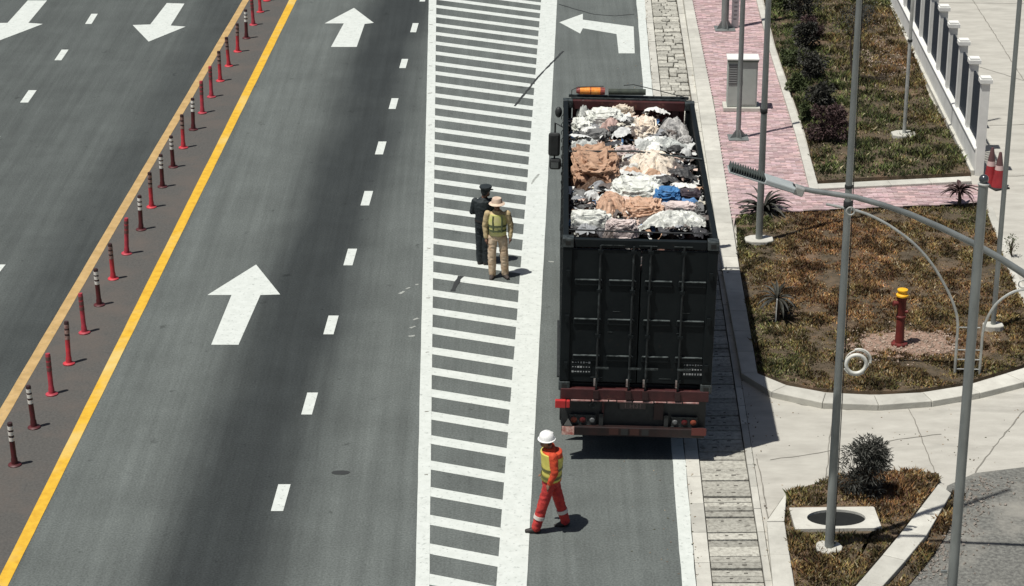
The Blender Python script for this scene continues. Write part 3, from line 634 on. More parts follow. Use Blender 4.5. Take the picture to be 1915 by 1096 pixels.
T('mirror', MB().box((-1.43, CY+1.42, 2.50), (.24, .12, .50)), M_BLACK, bevel=.05)
T('mirror', MB().box((-1.40, CY+1.42, 2.08), (.24, .13, .24)), M_BLACK, bevel=.05)
T('mirror_glass', MB().box((-1.41, CY+1.352, 2.07), (.15, .008, .12)), mat('mirror_glass', (.16, .17, .17), .15, .6))
T('marker_lamp', MB().ball((-1.37, TL-.6, 3.9), (.07, .07, .11)), M_BLACK, smooth=True)
T('mirror', MB().box((1.43, CY+1.42, 2.5), (.2, .12, .5)), M_BLACK, bevel=.04)
# beacons and rolled sheet above the front wall
T('beacon_bar', MB().box((0, TL+.12, 4.02), (TW-.2, .05, .05)), M_EDGE)
bc = T('beacon', MB().tube([(-.96, TL+.08, 4.14), (-.56, TL+.08, 4.14)], .075, 12), M_OLENS, smooth=True)
MB().tube([(-1.03, TL+.08, 4.14), (-.96, TL+.08, 4.14)], [.05, .08], 12).tube([(-.56, TL+.08, 4.14), (-.47, TL+.08, 4.14)], [.08, .07], 12).obj('beacon_cap', mat('dull_red_cap', (.25, .06, .05), .5), bc)
MB().tube([(-.76, TL+.08, 4.14), (-.74, TL+.08, 4.14)], .078, 12).obj('beacon_band', mat('beacon_band', (.3, .08, .03), .5), bc)
T('rolled_tarp', MB().tube([(-.40, TL+.08, 4.13), (.33, TL+.08, 4.14)], .062, 12), mat('tarp_dark', (.022, .03, .024), .7, col2=(.05, .06, .045), scale=8, bump=.3), smooth=True)
T('guard_hoop', MB().tube([(-1.12, TL+.02, 4.0), (-1.12, TL+.04, 4.16), (-1.0, TL+.05, 4.22), (-.5, TL+.05, 4.25)], .009, 5).tube([(-.1, TL+.3, 4.2), (.1, TL+.3, 4.22), (.5, TL+.2, 4.16), (1.18, TL+.06, 4.04)], .009, 5), M_BLACK)

# ------------------------------------------------------------------ the load
bpy.context.view_layer.update()
TMW = truck.matrix_world.copy(); TINV = TMW.inverted()
def load_z(px, py): return 3.62
def crumple(seed, sx, sy, sz, rough=1.0, sub=5, boxy=.6, folds=1.0):
    bm = bmesh.new(); bmesh.ops.create_icosphere(bm, subdivisions=sub, radius=1.0); S = Vector((seed*3.1, seed*1.7, seed*.9))
    r = random.Random(seed); fa = r.uniform(0, 3.14); fd = Vector((math.cos(fa), math.sin(fa), r.uniform(-.3, .3)))
    for v in bm.verts:
        p = v.co.copy()
        q = Vector([math.copysign(abs(c)**boxy, c) for c in p])
        u = p*1.3+S
        w_ = Vector((noise.noise(u*1.1), noise.noise(u*1.1+Vector((7, 3, 1))), noise.noise(u*1.1+Vector((2, 9, 4)))))*1.1; uw = u+w_
        rid = (1-abs(noise.noise(u*1.4))*2.4)*.15 - .10*rough + (.55-abs(noise.noise(uw*1.9))*2)*.22*rough + (.4-abs(noise.noise(uw*4.3))*2)*.10*rough + (.4-abs(noise.noise(uw*9))*2)*.05*rough + (.4-abs(noise.noise(uw*20))*2)*.02
        st = (.5-abs(noise.noise(Vector((p.dot(fd)*6.5*folds, p.z*1.2, seed)) + p*.8)))*.075*rough
        q *= (1+rid+st)
        if q.z < -.35: q.z = -.35+(q.z+.35)*.3
        v.co = Vector((q.x*sx*.5, q.y*sy*.5, q.z*sz*.5))
    me = bpy.data.meshes.new('sack'); bm.to_mesh(me); bm.free(); return me
def drape(seed, sx, sy, dome, amp=1.0, n=46):
    r = random.Random(seed); vs = {}; V_ = []; F_ = []; S = Vector((seed*2.3, seed*1.1, 0)); fa = r.uniform(0, 3.14); fd = Vector((math.cos(fa), math.sin(fa), 0))
    for j in range(n+1):
        for i in range(n+1):
            x = (i/n-.5)*2; y = (j/n-.5)*2; a = math.atan2(y, x); rr = math.hypot(x, y)
            lim = .86+.32*noise.noise(Vector((math.cos(a)*1.6, math.sin(a)*1.6, seed)))+.16*noise.noise(Vector((math.cos(a)*5, math.sin(a)*5, seed+3)))
            if rr > lim*1.06: continue
            p = Vector((x*sx*.5, y*sy*.5, 0)); u = p*3.0+S; w = Vector((noise.noise(u), noise.noise(u+Vector((5, 2, 0))), 0))*.8; q = u+w
            z = dome*(1-min(1, rr/lim)**2.4) + amp*((.4-abs(noise.noise(q*.8))*1.6)*.09 + (.4-abs(noise.noise(q*2.2))*1.8)*.05 + (.4-abs(noise.noise(q*5.5))*1.8)*.022 + (.5-abs(noise.noise(Vector((p.dot(fd)*9, p.cross(fd).z*1.5, seed)))))*.05)
            vs[(i, j)] = len(V_); V_.append(Vector((p.x+w.x*.02, p.y+w.y*.02, z)))
    for j in range(n):
        for i in range(n):
            k = [(i, j), (i+1, j), (i+1, j+1), (i, j+1)]
            if all(t in vs for t in k): F_.append(tuple(vs[t] for t in k))
    return V_, F_
def sackmat(name, c, c2=None, rough=.55):
    c2 = c2 or tuple(x*.55 for x in c)
    return mat(name, c, rough, col2=c2, scale=7, contrast=(.42, .68), bump=.7, bscale=22, spec=.3, col3=tuple(x*.3 for x in c), scale3=8, c3=(.55, .66))
SW = sackmat('sack_white', (.70, .71, .66), (.50, .51, .46)); SC_ = sackmat('sack_cream', (.74, .66, .55), (.58, .48, .38)); ST = sackmat('sack_tan', (.47, .30, .20), (.30, .175, .115))
SO = sackmat('sack_orange_tan', (.57, .38, .27), (.42, .25, .16)); SG = sackmat('sack_grey', (.17, .17, .165)); SD = sackmat('sack_dark', (.028, .027, .03)); SB = sackmat('sack_blue', (.06, .20, .42), (.03, .10, .24))
SP = sackmat('sack_pink', (.56, .40, .35), (.40, .26, .22)); SBR = sackmat('sack_brown', (.14, .085, .055)); SPL = sackmat('sack_pale_pink', (.62, .53, .50))
SWG = sackmat('sack_whitegrey', (.56, .58, .55), (.30, .31, .30)); SPV = sackmat('scrap_pale', (.45, .44, .42), (.12, .12, .12)); SDP = sackmat('sack_purple_dark', (.05, .038, .048))
items = [
 # cx, cy, w, h(px), zheight, mat, name, label, cat, z
 (1112, 325, 92, 74, .62, ST, 'sack', 'largest brown tan bale in the truck load with deep folds', 'sack', 3.62),
 (1222, 322, 118, 46, .50, SC_, 'plastic_sheet', 'wide cream plastic sheet bundle right of the large brown bale', 'sheet', 3.62),
 (1192, 372, 92, 50, .50, SW, 'sack', 'white crumpled sack in the middle of the load, left of the blue bag', 'sack', 3.66),
 (1247, 377, 50, 26, .36, SB, 'bag', 'bright blue plastic bag in the rubbish load', 'bag', 3.74),
 (1143, 398, 62, 40, .44, SO, 'sack', 'tan sack with dark creases just behind the rear left white sack', 'sack', 3.68),
 (1204, 404, 76, 38, .42, SO, 'sack', 'orange tan sack in front of the blue bag, near the tailgate', 'sack', 3.70),
 (1100, 424, 82, 24, .40, SW, 'sack', 'smooth white sack in the rear left corner of the container', 'sack', 3.74),
 (1262, 426, 132, 24, .36, SW, 'sack', 'long white sack lying along the right half of the tailgate', 'sack', 3.74),
 (1084, 388, 44, 34, .38, SG, 'bag', 'dark grey bag against the left wall near the rear', 'bag', 3.48),
 (1112, 266, 64, 24, .34, SG, 'bag', 'flat grey bag in front of the large brown bale', 'bag', 3.62),
 (1128, 206, 66, 18, .34, SP, 'cardboard_sheet', 'pink brown crumpled board against the front wall, left side', 'cardboard', 3.66),
 (1207, 256, 48, 38, .50, SC_, 'carton', 'crushed cream and tan carton pile in the middle of the front half', 'carton', 3.62),
 (1259, 256, 64, 44, .44, SPV, 'scrap_pile', 'pale wrapped scrap heap at the front right of the load', 'scrap', 3.46),
 (1092, 214, 30, 34, .44, SWG, 'sack', 'narrow pale sack in the front left corner of the container', 'sack', 3.62),
 (1130, 232, 70, 28, .42, SW, 'sack', 'white sack behind the pink board at the front left', 'sack', 3.66),
 (1095, 283, 62, 12, .28, SWG, 'plastic_sheet', 'thin white plastic strip on the front edge of the large brown bale', 'sheet', 3.70),
 (1232, 285, 120, 20, .34, SWG, 'plastic_sheet', 'long pale grey plastic sheet lying across the load under the cross bar', 'sheet', 3.66),
 (1158, 262, 44, 26, .36, SD, 'bag', 'black bag between the grey bag and the crushed cartons', 'bag', 3.56),
 (1292, 305, 44, 46, .34, SDP, 'bag', 'black bag beside the right wall, next to the cream sheet', 'bag', 3.42),
 (1283, 276, 34, 18, .30, SPV, 'scrap_bundle', 'small grey bundle against the right wall under the cross bar', 'scrap', 3.62),
 (1288, 376, 74, 20, .30, SDP, 'bag', 'dark shiny bag with pale streaks right of the blue bag', 'bag', 3.66),
 (1268, 401, 74, 18, .32, SPL, 'sack', 'pale pink sack between the blue bag and the long white sack', 'sack', 3.72),
 (1312, 408, 32, 32, .34, SG, 'bag', 'dark grey bag in the rear right corner by the wall', 'bag', 3.66),
 (1164, 219, 44, 20, .36, SC_, 'sack', 'small cream sack left of the bluish box', 'sack', 3.66),
 (1172, 298, 48, 20, .36, SPL, 'sack', 'small pinkish sack between the brown bale and the cream sheet', 'sack', 3.66),
 (1112, 362, 64, 18, .34, SBR, 'sack', 'dark brown sack on the rear side of the large brown bale', 'sack', 3.56),
 (1086, 248, 36, 26, .38, SW, 'sack', 'white sack against the left wall in front of the grey bag', 'sack', 3.62),
 (1162, 432, 60, 14, .30, SPL, 'sack', 'small pink sack at the tailgate between two white sacks', 'sack', 3.78),
 (1141, 250, 44, 22, .36, SP, 'sack', 'reddish pink sack left of the black bag', 'sack', 3.64),
 (1074, 300, 18, 40, .3, SD, 'bag', 'narrow black bag squeezed between the brown bale and left wall', 'bag', 3.5),
 (1250, 352, 60, 20, .3, SDP, 'bag', 'dark bag in the hollow above the blue bag', 'bag', 3.46),
 (1240, 225, 60, 22, .3, SDP, 'bag', 'low dark maroon bag under the bare front wall', 'bag', 3.35),
 (1176, 240, 34, 16, .3, SG, 'bag', 'small dark grey bag behind the bluish box', 'bag', 3.68),
]
for i, (cx, cy, w, h, zh, m, nm, lab, cat, z) in enumerate(items):
    c = P(cx, cy, z+zh*.1); lat = (cy+1180)*.928/(CAMH-z); dep = (cy+1180)**2/(83400*(CAMH-z)/CAMH)
    W = w/lat*rnd.uniform(.96, 1.08); D = max(.25, (h-zh*lat*.30)/dep)*rnd.uniform(.95, 1.1)
    if nm in ('plastic_sheet', 'cardboard_sheet', 'scrap_pile') or (nm == 'sack' and i % 3 == 1):
        V_, F_ = drape(i+5, W*1.12, D*1.35, zh*.62, 1.2, 60); b_ = MB(); b_.add(V_, F_); me = b_.mesh(nm); drp = True
    else: me = crumple(i+11, W*.98, D*1.05, zh*1.3, rough=.55 if m in (SW, SB, SWG) else .72, folds=1.0); drp = False
    me.polygons.foreach_set('use_smooth', [True]*len(me.polygons)); me.set_sharp_from_angle(angle=rad(26))
    for v in me.vertices:
        q = TINV @ (v.co+c); q.x = max(-TW/2+.14+.02*noise.noise(v.co*9), min(TW/2-.14, q.x)); q.y = max(.14, min(TL-.12, q.y)); v.co = (TMW @ q)-c
    o = bpy.data.objects.new(nm, me); me.materials.append(m); COL.objects.link(o); o.location = c + (Vector((0, 0, .02)) if drp else Vector()); tag(o, lab, cat, 'rubbish loaded in the truck')
# a bluish crate with slats, upright against the front wall
c = P(1196, 222, 3.6); bx = thing('plastic_crate', 'upright pale blue grey box with dark slots at the front of the load', 'crate', c, .05, 'rubbish loaded in the truck')
M_BOX = mat('box_pale', (.50, .53, .60), .6, col2=(.40, .42, .50), scale=6)
MB().box((0, 0, .17), (.26, .2, .36)).obj('crate_body', M_BOX, bx, bevel=.01)
for k in range(3): MB().box((.02*k-.02, -.105, .05+k*.07), (.2, .01, .028)).obj('slot', SDP, bx)
# loose scraps: twisted film, card, rope ends
bm_all = MB(); cols = [(.72, .72, .68), (.62, .63, .61), (.50, .32, .21), (.06, .06, .065), (.05, .05, .05), (.12, .1, .09), (.6, .45, .38), (.3, .31, .32), (.7, .66, .55), (.1, .22, .42)]
for i in range(2100):
    cx = rnd.uniform(1068, 1318); cy = rnd.uniform(203, 436); 
    if cx > 1068+ (1305-1068)+(cy-203)*.12: continue
    if cx > 1235 and cy < 240 and rnd.random() < .9: continue
    z = 3.78 if cy > 260 else 3.74
    if cx > 1235 and cy < 270: z = 3.6
    p = P(cx, cy, z+rnd.uniform(-.16, .04)); lp_ = TINV @ p
    if abs(lp_.x) > TW/2-.14 or lp_.y < .14 or lp_.y > TL-.15: continue
    if 1070 < cx < 1160 and 290 < cy < 350 and rnd.random() < .85: continue
    n = rnd.randint(2, 5); d = Vector((rnd.uniform(-1, 1), rnd.uniform(-1, 1), rnd.uniform(-.5, .35))).normalized(); L_ = rnd.uniform(.04, .22); w = rnd.uniform(.008, .07)*rnd.choice((.5, 1, 1.4))
    vs = []; s = d.cross(Vector((0, 0, 1))).normalized()
    for k in range(n+1):
        q = p+d*(L_*k/n)+Vector((rnd.uniform(-.03, .03), rnd.uniform(-.03, .03), rnd.uniform(-.03, .03))); ww = w*rnd.uniform(.3, 1)
        vs += [q-s*ww, q+s*ww+Vector((0, 0, rnd.uniform(-.03, .03)))]
    c0 = rnd.choice(cols)
    if cx > 1240: c0 = rnd.choice(cols[3:8]+cols[:2])
    bm_all.add(vs, [(2*k, 2*k+1, 2*k+3, 2*k+2) for k in range(n)], c0)
for i in range(165):
    cx = rnd.uniform(1068, 1312); cy = rnd.uniform(200, 438)
    if cx > 1232 and cy < 236: continue
    if 1078 < cx < 1148 and 292 < cy < 352 and rnd.random() < .9: continue
    p = P(cx, cy, 3.80+rnd.uniform(-.12, .03)-(.16 if cx > 1235 and cy < 275 else 0)); lp_ = TINV @ p
    if abs(lp_.x) > TW/2-.24 or lp_.y < .25 or lp_.y > TL-.25: continue
    V_, F_ = drape(200+i, rnd.uniform(.2, .55), rnd.uniform(.25, .8), rnd.uniform(.03, .10), .8, 16); Ez = Euler((rnd.uniform(-.4, .4), rnd.uniform(-.4, .4), rnd.uniform(0, 6.28))).to_matrix()
    c0 = rnd.choice(cols[:2]*3+cols[:3]+[cols[6], cols[7], cols[8]]+cols[3:6]+([cols[9]] if 1225 < cx < 1290 and 350 < cy < 410 else [])); k = rnd.uniform(.75, 1.05)
    if cx > 1240 and rnd.random() < .5: c0 = rnd.choice(cols[3:6])
    bm_all.add([p+Ez @ v for v in V_], F_, tuple(x*k for x in c0))
tag(bm_all.obj('loose_scraps', mat('scrap_film', (1, 1, 1), .55, attr='tint')), 'torn film and scraps scattered over the sacks in the truck', 'scraps', kind='stuff')
# dark compacted bed of the load
gx, gy = 40, 110; vs = []; fs = []
for j in range(gy+1):
    for i in range(gx+1):
        lx = -TW/2+.10+(TW-.2)*i/gx; ly = .13+(TL-.26)*j/gy
        z = 3.30+.30*noise.noise(Vector((lx*2.2, ly*2.2, 3)))+.16*noise.noise(Vector((lx*6, ly*6, 5)))+.08*noise.noise(Vector((lx*15, ly*15, 5)))
        if lx > .35 and ly > 5.6: z -= .25
        vs.append(TMW @ Vector((lx, ly, z)))
fs = [(j*(gx+1)+i, j*(gx+1)+i+1, (j+1)*(gx+1)+i+1, (j+1)*(gx+1)+i) for j in range(gy) for i in range(gx)]
bed = MB(); bed.add(vs, fs)
tag(bed.obj('compacted_waste', mat('waste_mix', (.03, .03, .032), .8, col2=(.20, .19, .18), scale=9, contrast=(.5, .62), col3=(.16, .08, .06), scale3=5, c3=(.5, .6))), 'dark compacted waste filling the container beneath the sacks', 'waste', kind='stuff')

# ================================================================== PEOPLE
def fuse(name, mb, m, parent, voxel=.014, smooth_it=4, wr=.0, seed=0):
    me = mb.mesh(name); o = bpy.data.objects.new(name+'_tmp', me); COL.objects.link(o)
    r = o.modifiers.new('r', 'REMESH'); r.mode = 'VOXEL'; r.voxel_size = voxel; r.use_smooth_shade = True
    s = o.modifiers.new('s', 'SMOOTH'); s.factor = .5; s.iterations = smooth_it
    bpy.context.view_layer.update(); dg = bpy.context.evaluated_depsgraph_get()
    m2 = bpy.data.meshes.new_from_object(o.evaluated_get(dg)); bpy.data.objects.remove(o)
    if wr:
        co = np.empty(len(m2.vertices)*3); m2.vertices.foreach_get('co', co); no = np.empty_like(co); m2.vertices.foreach_get('normal', no)
        co = co.reshape(-1, 3); no = no.reshape(-1, 3)
        for i in range(len(co)):
            p = Vector(co[i]); k = (.5-abs(noise.noise(Vector((p.x*9, p.y*9, p.z*14+seed))))*1.6)*wr; co[i] += no[i]*k
        m2.vertices.foreach_set('co', co.reshape(-1)); m2.update()
    m2.materials.clear(); m2.materials.append(m); m2.name = name
    q = bpy.data.objects.new(name, m2); COL.objects.link(q); q.parent = parent; return q
def limb(mb, a, b, r0, r1, n=12, mid=None):
    a, b = Vector(a), Vector(b); k = 5
    rs = [r0+(r1-r0)*i/k for i in range(k+1)]
    if mid: rs = [r*(1+mid*math.sin(math.pi*i/k)) for i, r in enumerate(rs)]
    mb.tube([a.lerp(b, i/k) for i in range(k+1)], rs, n); mb.ball(a, r0, 12, 6); mb.ball(b, r1, 12, 6)
def hand(mb, wrist, d, side, S=1.0):
    d = Vector(d).normalized(); wv = Vector(wrist); s = d.cross(Vector((0, 1, 0)));
    s = s.normalized() if s.length > .1 else Vector((1, 0, 0)); f = s.cross(d).normalized()
    pc = wv+d*.05*S; limb(mb, wv, pc, .026*S, .034*S, 8)
    for i, (o, ln) in enumerate(((-.026, .075), (-.009, .085), (.009, .078), (.026, .060))):
        b0 = pc+f*o*S+d*.015; b1 = b0+d*ln*.5*S+s*.008*side; b2 = b1+d*ln*.4*S+s*.024*side
        mb.tube([b0, b1, b2], [.0095*S, .0088*S, .007*S], 6)
    t0 = wv+d*.02+f*-.022; mb.tube([t0, t0+d*.03-f*.022+s*.01*side, t0+d*.06-f*.026+s*.02*side], [.012, .0105, .008], 6)
SKIN = mat('skin', (.22, .12, .08), .6, col2=(.18, .09, .06), scale=12)
def person(label, loc, rz, J, mt, hat, group=None, vest=None, build=1.0):
    """J: joints in metres in the person's own frame (x right hand side of picture, y away, z up)"""
    root = thing('person', label, 'person', loc, rz, group)
    V = lambda k: Vector(J[k])
    H, N, CH, WA, PE = V('head'), V('neck'), V('chest'), V('waist'), V('pelvis')
    tw, td = J['tw'], J['td']      # half width / half depth of the torso as placed
    b = MB()
    b.loft([((PE.x, PE.y, PE.z-.08), tw*.80, td*.85), ((PE.x, PE.y, PE.z), tw*.9, td*.98), ((WA.x, WA.y, WA.z), tw*.78, td*.82), ((CH.x, CH.y, CH.z), tw*.98, td), ((CH.x, CH.y, CH.z+.12), tw*.92, td*.85), ((N.x, N.y, N.z-.03), tw*.42, td*.5)])
    limb(b, N-Vector((0, 0, .04)), N.lerp(H, .5), .058, .055)
    b.ball(H, (.078, .092, .112)); fy = Vector(J['face']).normalized(); b.ball(H+fy*.088+Vector((0, 0, -.012)), (.017, .017, .022)); b.ball(H+fy*.05+Vector((0, 0, -.065)), (.05, .05, .045))
    sd = fy.cross(Vector((0, 0, 1)))
    for k in (-1, 1): b.ball(H+sd*k*.08, (.014, .018, .03))
    for s in 'LR':
        limb(b, V('sh'+s), V('el'+s), .048, .038, mid=.1); limb(b, V('el'+s), V('wr'+s), .038, .026, mid=.08); hand(b, V('wr'+s), V('wr'+s)-V('el'+s), 1 if s == 'L' else -1)
        limb(b, V('hi'+s), V('kn'+s), .082, .055, mid=.06); limb(b, V('kn'+s), V('an'+s), .054, .036, mid=.12)
    fuse('body', b, SKIN, root, .011, 2)
    e_ = MB()
    for k in (-1, 1): e_.ball(H+fy*.078+sd*k*.031+Vector((0, 0, .008)), (.012, .012, .009), 8, 5)
    e_.obj('eyes', mat('eye_dark', (.03, .02, .02), .3), root, True); MB().ball(H+fy*.084+Vector((0, 0, -.052)), (.024, .012, .007), 8, 5).obj('mouth', mat('lips', (.20, .08, .07), .5), root, True)
    hr = MB(); hr.ball(H-fy*.018+Vector((0, 0, .018)), (.088, .1, .11)); hr.obj('hair', M_BLACK, root, True)
    j = MB()
    j.loft([((WA.x, WA.y, PE.z-.02), tw*1.02, td*1.12), ((WA.x, WA.y, WA.z), tw*.95, td*1.05), ((CH.x, CH.y, CH.z), tw*1.10, td*1.15), ((CH.x, CH.y, CH.z+.13), tw*1.05, td*1.0), ((N.x, N.y, N.z-.035), tw*.72, td*.80), ((N.x, N.y, N.z+.015), .078, .082)])
    for s in 'LR': limb(j, V('sh'+s), V('el'+s), .074, .060); limb(j, V('el'+s), V('wr'+s).lerp(V('el'+s), .10), .057, .045)
    fuse('jacket', j, mt['top'], root, .012, 3, .009, 3)
    t = MB(); t.loft([((PE.x, PE.y, PE.z-.10), tw*.92, td*1.05), ((PE.x, PE.y, PE.z), tw*1.0, td*1.12), ((PE.x, PE.y, PE.z+.08), tw*.92, td*1.0)])
    for s in 'LR': limb(t, V('hi'+s), V('kn'+s), .098, .086); limb(t, V('kn'+s), V('an'+s)+Vector((0, 0, .0)), .086, .076)
    fuse('trousers', t, mt['bottom'], root, .012, 3, .010, 7)
    for s in 'LR':
        a = V('an'+s); tv = Vector(J.get('toe'+s, J['face'])).normalized(); f = MB(); f.tube([a+Vector((0, 0, .05)), a+Vector((0, 0, -.02)), a+tv*.03+Vector((0, 0, -.045)), a+tv*.11+Vector((0, 0, -.058)), a+tv*.18+Vector((0, 0, -.062))], [.052, .055, .056, .046, .032], 10); f.ball(a-tv*.035+Vector((0, 0, -.05)), (.045, .045, .045))
        fuse('boot', f, mt['boot'], root, .012, 2)
    if vest:
        v = MB(); R = [(PE.z+.02, 1.10, 1.24), (WA.z, 1.06, 1.19), (CH.z, 1.19, 1.28), (CH.z+.12, 1.02, 1.16), (N.z-.05, .66, .78)]
        def cen(z):
            if z < WA.z: k = (z-PE.z)/(WA.z-PE.z); c = PE.lerp(WA, max(0, min(1, k)))
            elif z < CH.z: c = WA.lerp(CH, (z-WA.z)/(CH.z-WA.z))
            else: c = CH.lerp(N, min(1, (z-CH.z)/(N.z-CH.z)))
            return c
        v.loft([((cen(z).x, cen(z).y, z), tw*a_, td*d_) for z, a_, d_ in R], 20, cap=False)
        o = v.obj('vest', mt['vest'], root, True); so = o.modifiers.new('s', 'SOLIDIFY'); so.thickness = .008
        for z in vest:
            c = cen(z); k = np.interp(z, [q[0] for q in R], [q[1] for q in R]); k2 = np.interp(z, [q[0] for q in R], [q[2] for q in R])
            vb = MB(); vb.loft([((c.x, c.y, z-.022), tw*k+.007, td*k2+.007), ((c.x, c.y, z+.022), tw*k+.007, td*k2+.007)], 20, cap=False); vb.obj('vest_band', mt['band'], o, True)
        for k in (-1, 1):
            vb = MB(); pts = []
            for z in np.linspace(PE.z+.1, CH.z+.1, 6):
                c = cen(z); k2 = np.interp(z, [q[0] for q in R], [q[2] for q in R]); kk = np.interp(z, [q[0] for q in R], [q[1] for q in R]); a_ = .5
                pts.append(Vector((c.x+k*tw*kk*math.sin(a_), c.y-td*k2*math.cos(a_)-.007, z)))
            vb.tube(pts, .018, 6, sq=.35); 
            if mt.get('straps', True): vb.obj('vest_strap', mt['band'], o)
    if mt.get('calf'):
        for s in 'LR':
            cf = MB(); a = V('an'+s).lerp(V('kn'+s), .48); u_ = (V('kn'+s)-V('an'+s)).normalized(); cf.tube([a-u_*.03, a+u_*.03], .092, 14); cf.obj('reflective_band', mt['calf'], root, True)
    if mt.get('belt'):
        be = MB(); be.loft([((PE.x, PE.y, PE.z+.04), tw*1.06, td*1.2), ((PE.x, PE.y, PE.z+.085), tw*1.04, td*1.17)], 18, cap=False); be.obj('belt', mt['belt'], root, True)
    hat(root, H, fy, sd); return root
M_HELM = mat('helmet_white', (.80, .80, .78), .35)
def helmet(m):
    def f(root, H, fy, sd):
        mb = MB(); c = H+Vector((0, 0, .035)); mb.loft([((c.x, c.y, c.z+z), r*1.0, r*1.12) for z, r in ((-.012, .142), (-.004, .142), (.0, .122), (.05, .118), (.09, .098), (.115, .066), (.128, .02))], 20)
        h = mb.obj('helmet', m, root, True)
        v = MB(); b = c+fy*.12; v.tube([b-fy*.02, b+fy*.06], [.075, .03], 10, sq=.12)
        r = MB(); r.tube([c+fy*(-.10)+Vector((0, 0, .09)), c+Vector((0, 0, .135)), c+fy*.10+Vector((0, 0, .085))], .014, 6); r.obj('helmet_ridge', m, h)
    return f
def sunhat(m):
    def f(root, H, fy, sd):
        c = H+Vector((0, 0, .04)); mb = MB(); mb.loft([((c.x, c.y, c.z+z), r, r*1.1) for z, r in ((-.035, .165), (-.028, .167), (.0, .112), (.05, .105), (.09, .09), (.10, .03))], 20); mb.obj('hat', m, root, True)
    return f
def cap(m):
    def f(root, H, fy, sd):
        c = H+Vector((0, 0, .04)); mb = MB(); mb.loft([((c.x, c.y, c.z+z), r, r*1.1) for z, r in ((-.01, .102), (.03, .112), (.06, .132), (.085, .125), (.095, .05))], 20); h = mb.obj('cap', m, root, True)
        v = MB(); b = c+fy*.085; pts = [b, b+fy*.05+Vector((0, 0, -.012)), b+fy*.085+Vector((0, 0, -.025))]; v.tube(pts, [.085, .075, .04], 10, sq=.14); v.obj('peak', m, h, True)
    return f
# worker walking to the left
w = P(1030, 991)
W_ORG = mat('workwear_orange', (.62, .075, .022), .8, col2=(.42, .045, .02), scale=9, bump=.3); W_RED = mat('workwear_red', (.50, .045, .035), .8, col2=(.30, .02, .025), scale=9, contrast=(.4, .65), bump=.3)
W_YV = mat('hi_vis_yellow', (.66, .58, .14), .7, col2=(.52, .48, .10), scale=7); W_BAND = mat('olive_reflective_band', (.12, .12, .035), .5); W_BOOT = mat('boot_leather', (.025, .022, .02), .6)
Jw = dict(head=(-.07, 0, 1.585), neck=(-.03, 0, 1.45), chest=(.02, 0, 1.28), waist=(.015, 0, 1.06), pelvis=(.0, 0, .92), tw=.150, td=.185, face=(-1, -.12, 0),
  shL=(.03, -.19, 1.385), elL=(.055, -.245, 1.13), wrL=(-.03, -.23, .93), shR=(0, .19, 1.385), elR=(.03, .25, 1.13), wrR=(-.10, .24, .94),
  hiL=(-.02, -.095, .88), knL=(-.13, -.10, .50), anL=(-.235, -.09, .09), hiR=(.03, .095, .88), knR=(.13, .10, .49), anR=(.235, .12, .10), toeL=(-1, 0, 0), toeR=(-1, .1, -.25))
person('worker in orange red workwear, yellow vest and white helmet, striding left behind the truck', (w.x, w.y, 0), 0, Jw, dict(top=W_ORG, bottom=W_RED, boot=W_BOOT, vest=W_YV, band=W_BAND, calf=mat('silver_band', (.6, .55, .5), .5), straps=False), helmet(M_HELM), 'people on the road', vest=(1.00, 1.14))
# officer in hi-vis vest, facing the camera
o_ = P(931, 519)
K1 = mat('khaki_uniform', (.55, .44, .24), .85, col2=(.42, .32, .18), scale=8, bump=.3); K2 = mat('khaki_trousers', (.47, .33, .21), .85, col2=(.58, .46, .33), scale=7, contrast=(.4, .6), bump=.3)
Jo = dict(head=(-.01, 0, 1.60), neck=(0, 0, 1.46), chest=(0, 0, 1.28), waist=(0, 0, 1.08), pelvis=(0, 0, .93), tw=.165, td=.118, face=(.25, -1, -.15),
  shL=(-.20, 0, 1.39), elL=(-.255, .02, 1.12), wrL=(-.235, -.03, .87), shR=(.20, 0, 1.39), elR=(.27, .02, 1.13), wrR=(.26, -.02, .88),
  hiL=(-.10, 0, .89), knL=(-.12, -.02, .50), anL=(-.11, 0, .09), hiR=(.10, 0, .89), knR=(.13, -.01, .50), anR=(.15, .02, .09), toeL=(-.2, -1, 0), toeR=(.4, -1, 0))
person('officer in yellow vest, khaki trousers and pale hat standing on the hatched road marking', (o_.x, o_.y, 0), 0, Jo, dict(top=K1, bottom=K2, boot=mat('dusty_boot', (.05, .04, .035), .7), vest=mat('vest_lime', (.62, .64, .18), .7, col2=(.62, .55, .3), scale=8), band=mat('dark_band', (.10, .12, .06), .5), belt=W_BOOT), sunhat(mat('pink_beige_hat', (.66, .53, .40), .8, col2=(.52, .38, .30), scale=9)), 'people on the road', vest=(1.06, 1.16))
# dark uniformed officer behind
d_ = P(904, 494)
DK = mat('dark_uniform', (.012, .018, .020), .7, col2=(.02, .027, .03), scale=8, bump=.3)
Jd = dict(head=(.06, 0, 1.60), neck=(.02, 0, 1.46), chest=(0, 0, 1.28), waist=(0, 0, 1.08), pelvis=(.0, 0, .93), tw=.165, td=.14, face=(.8, .6, -.1),
  shL=(-.16, .03, 1.38), elL=(-.22, .08, 1.13), wrL=(-.02, .20, 1.08), shR=(.17, .03, 1.38), elR=(.22, .1, 1.13), wrR=(.10, .22, 1.08),
  hiL=(-.07, .02, .89), knL=(-.07, .02, .50), anL=(-.07, .02, .09), hiR=(.07, -.02, .89), knR=(.06, -.02, .50), anR=(.06, -.02, .09), toeL=(.5, 1, 0), toeR=(.8, .6, 0))
person('person in all dark uniform and peaked cap, seen from behind beside the vested officer', (d_.x, d_.y, 0), 0, Jd, dict(top=DK, bottom=DK, boot=W_BOOT, belt=W_BOOT), cap(DK), 'people on the road')

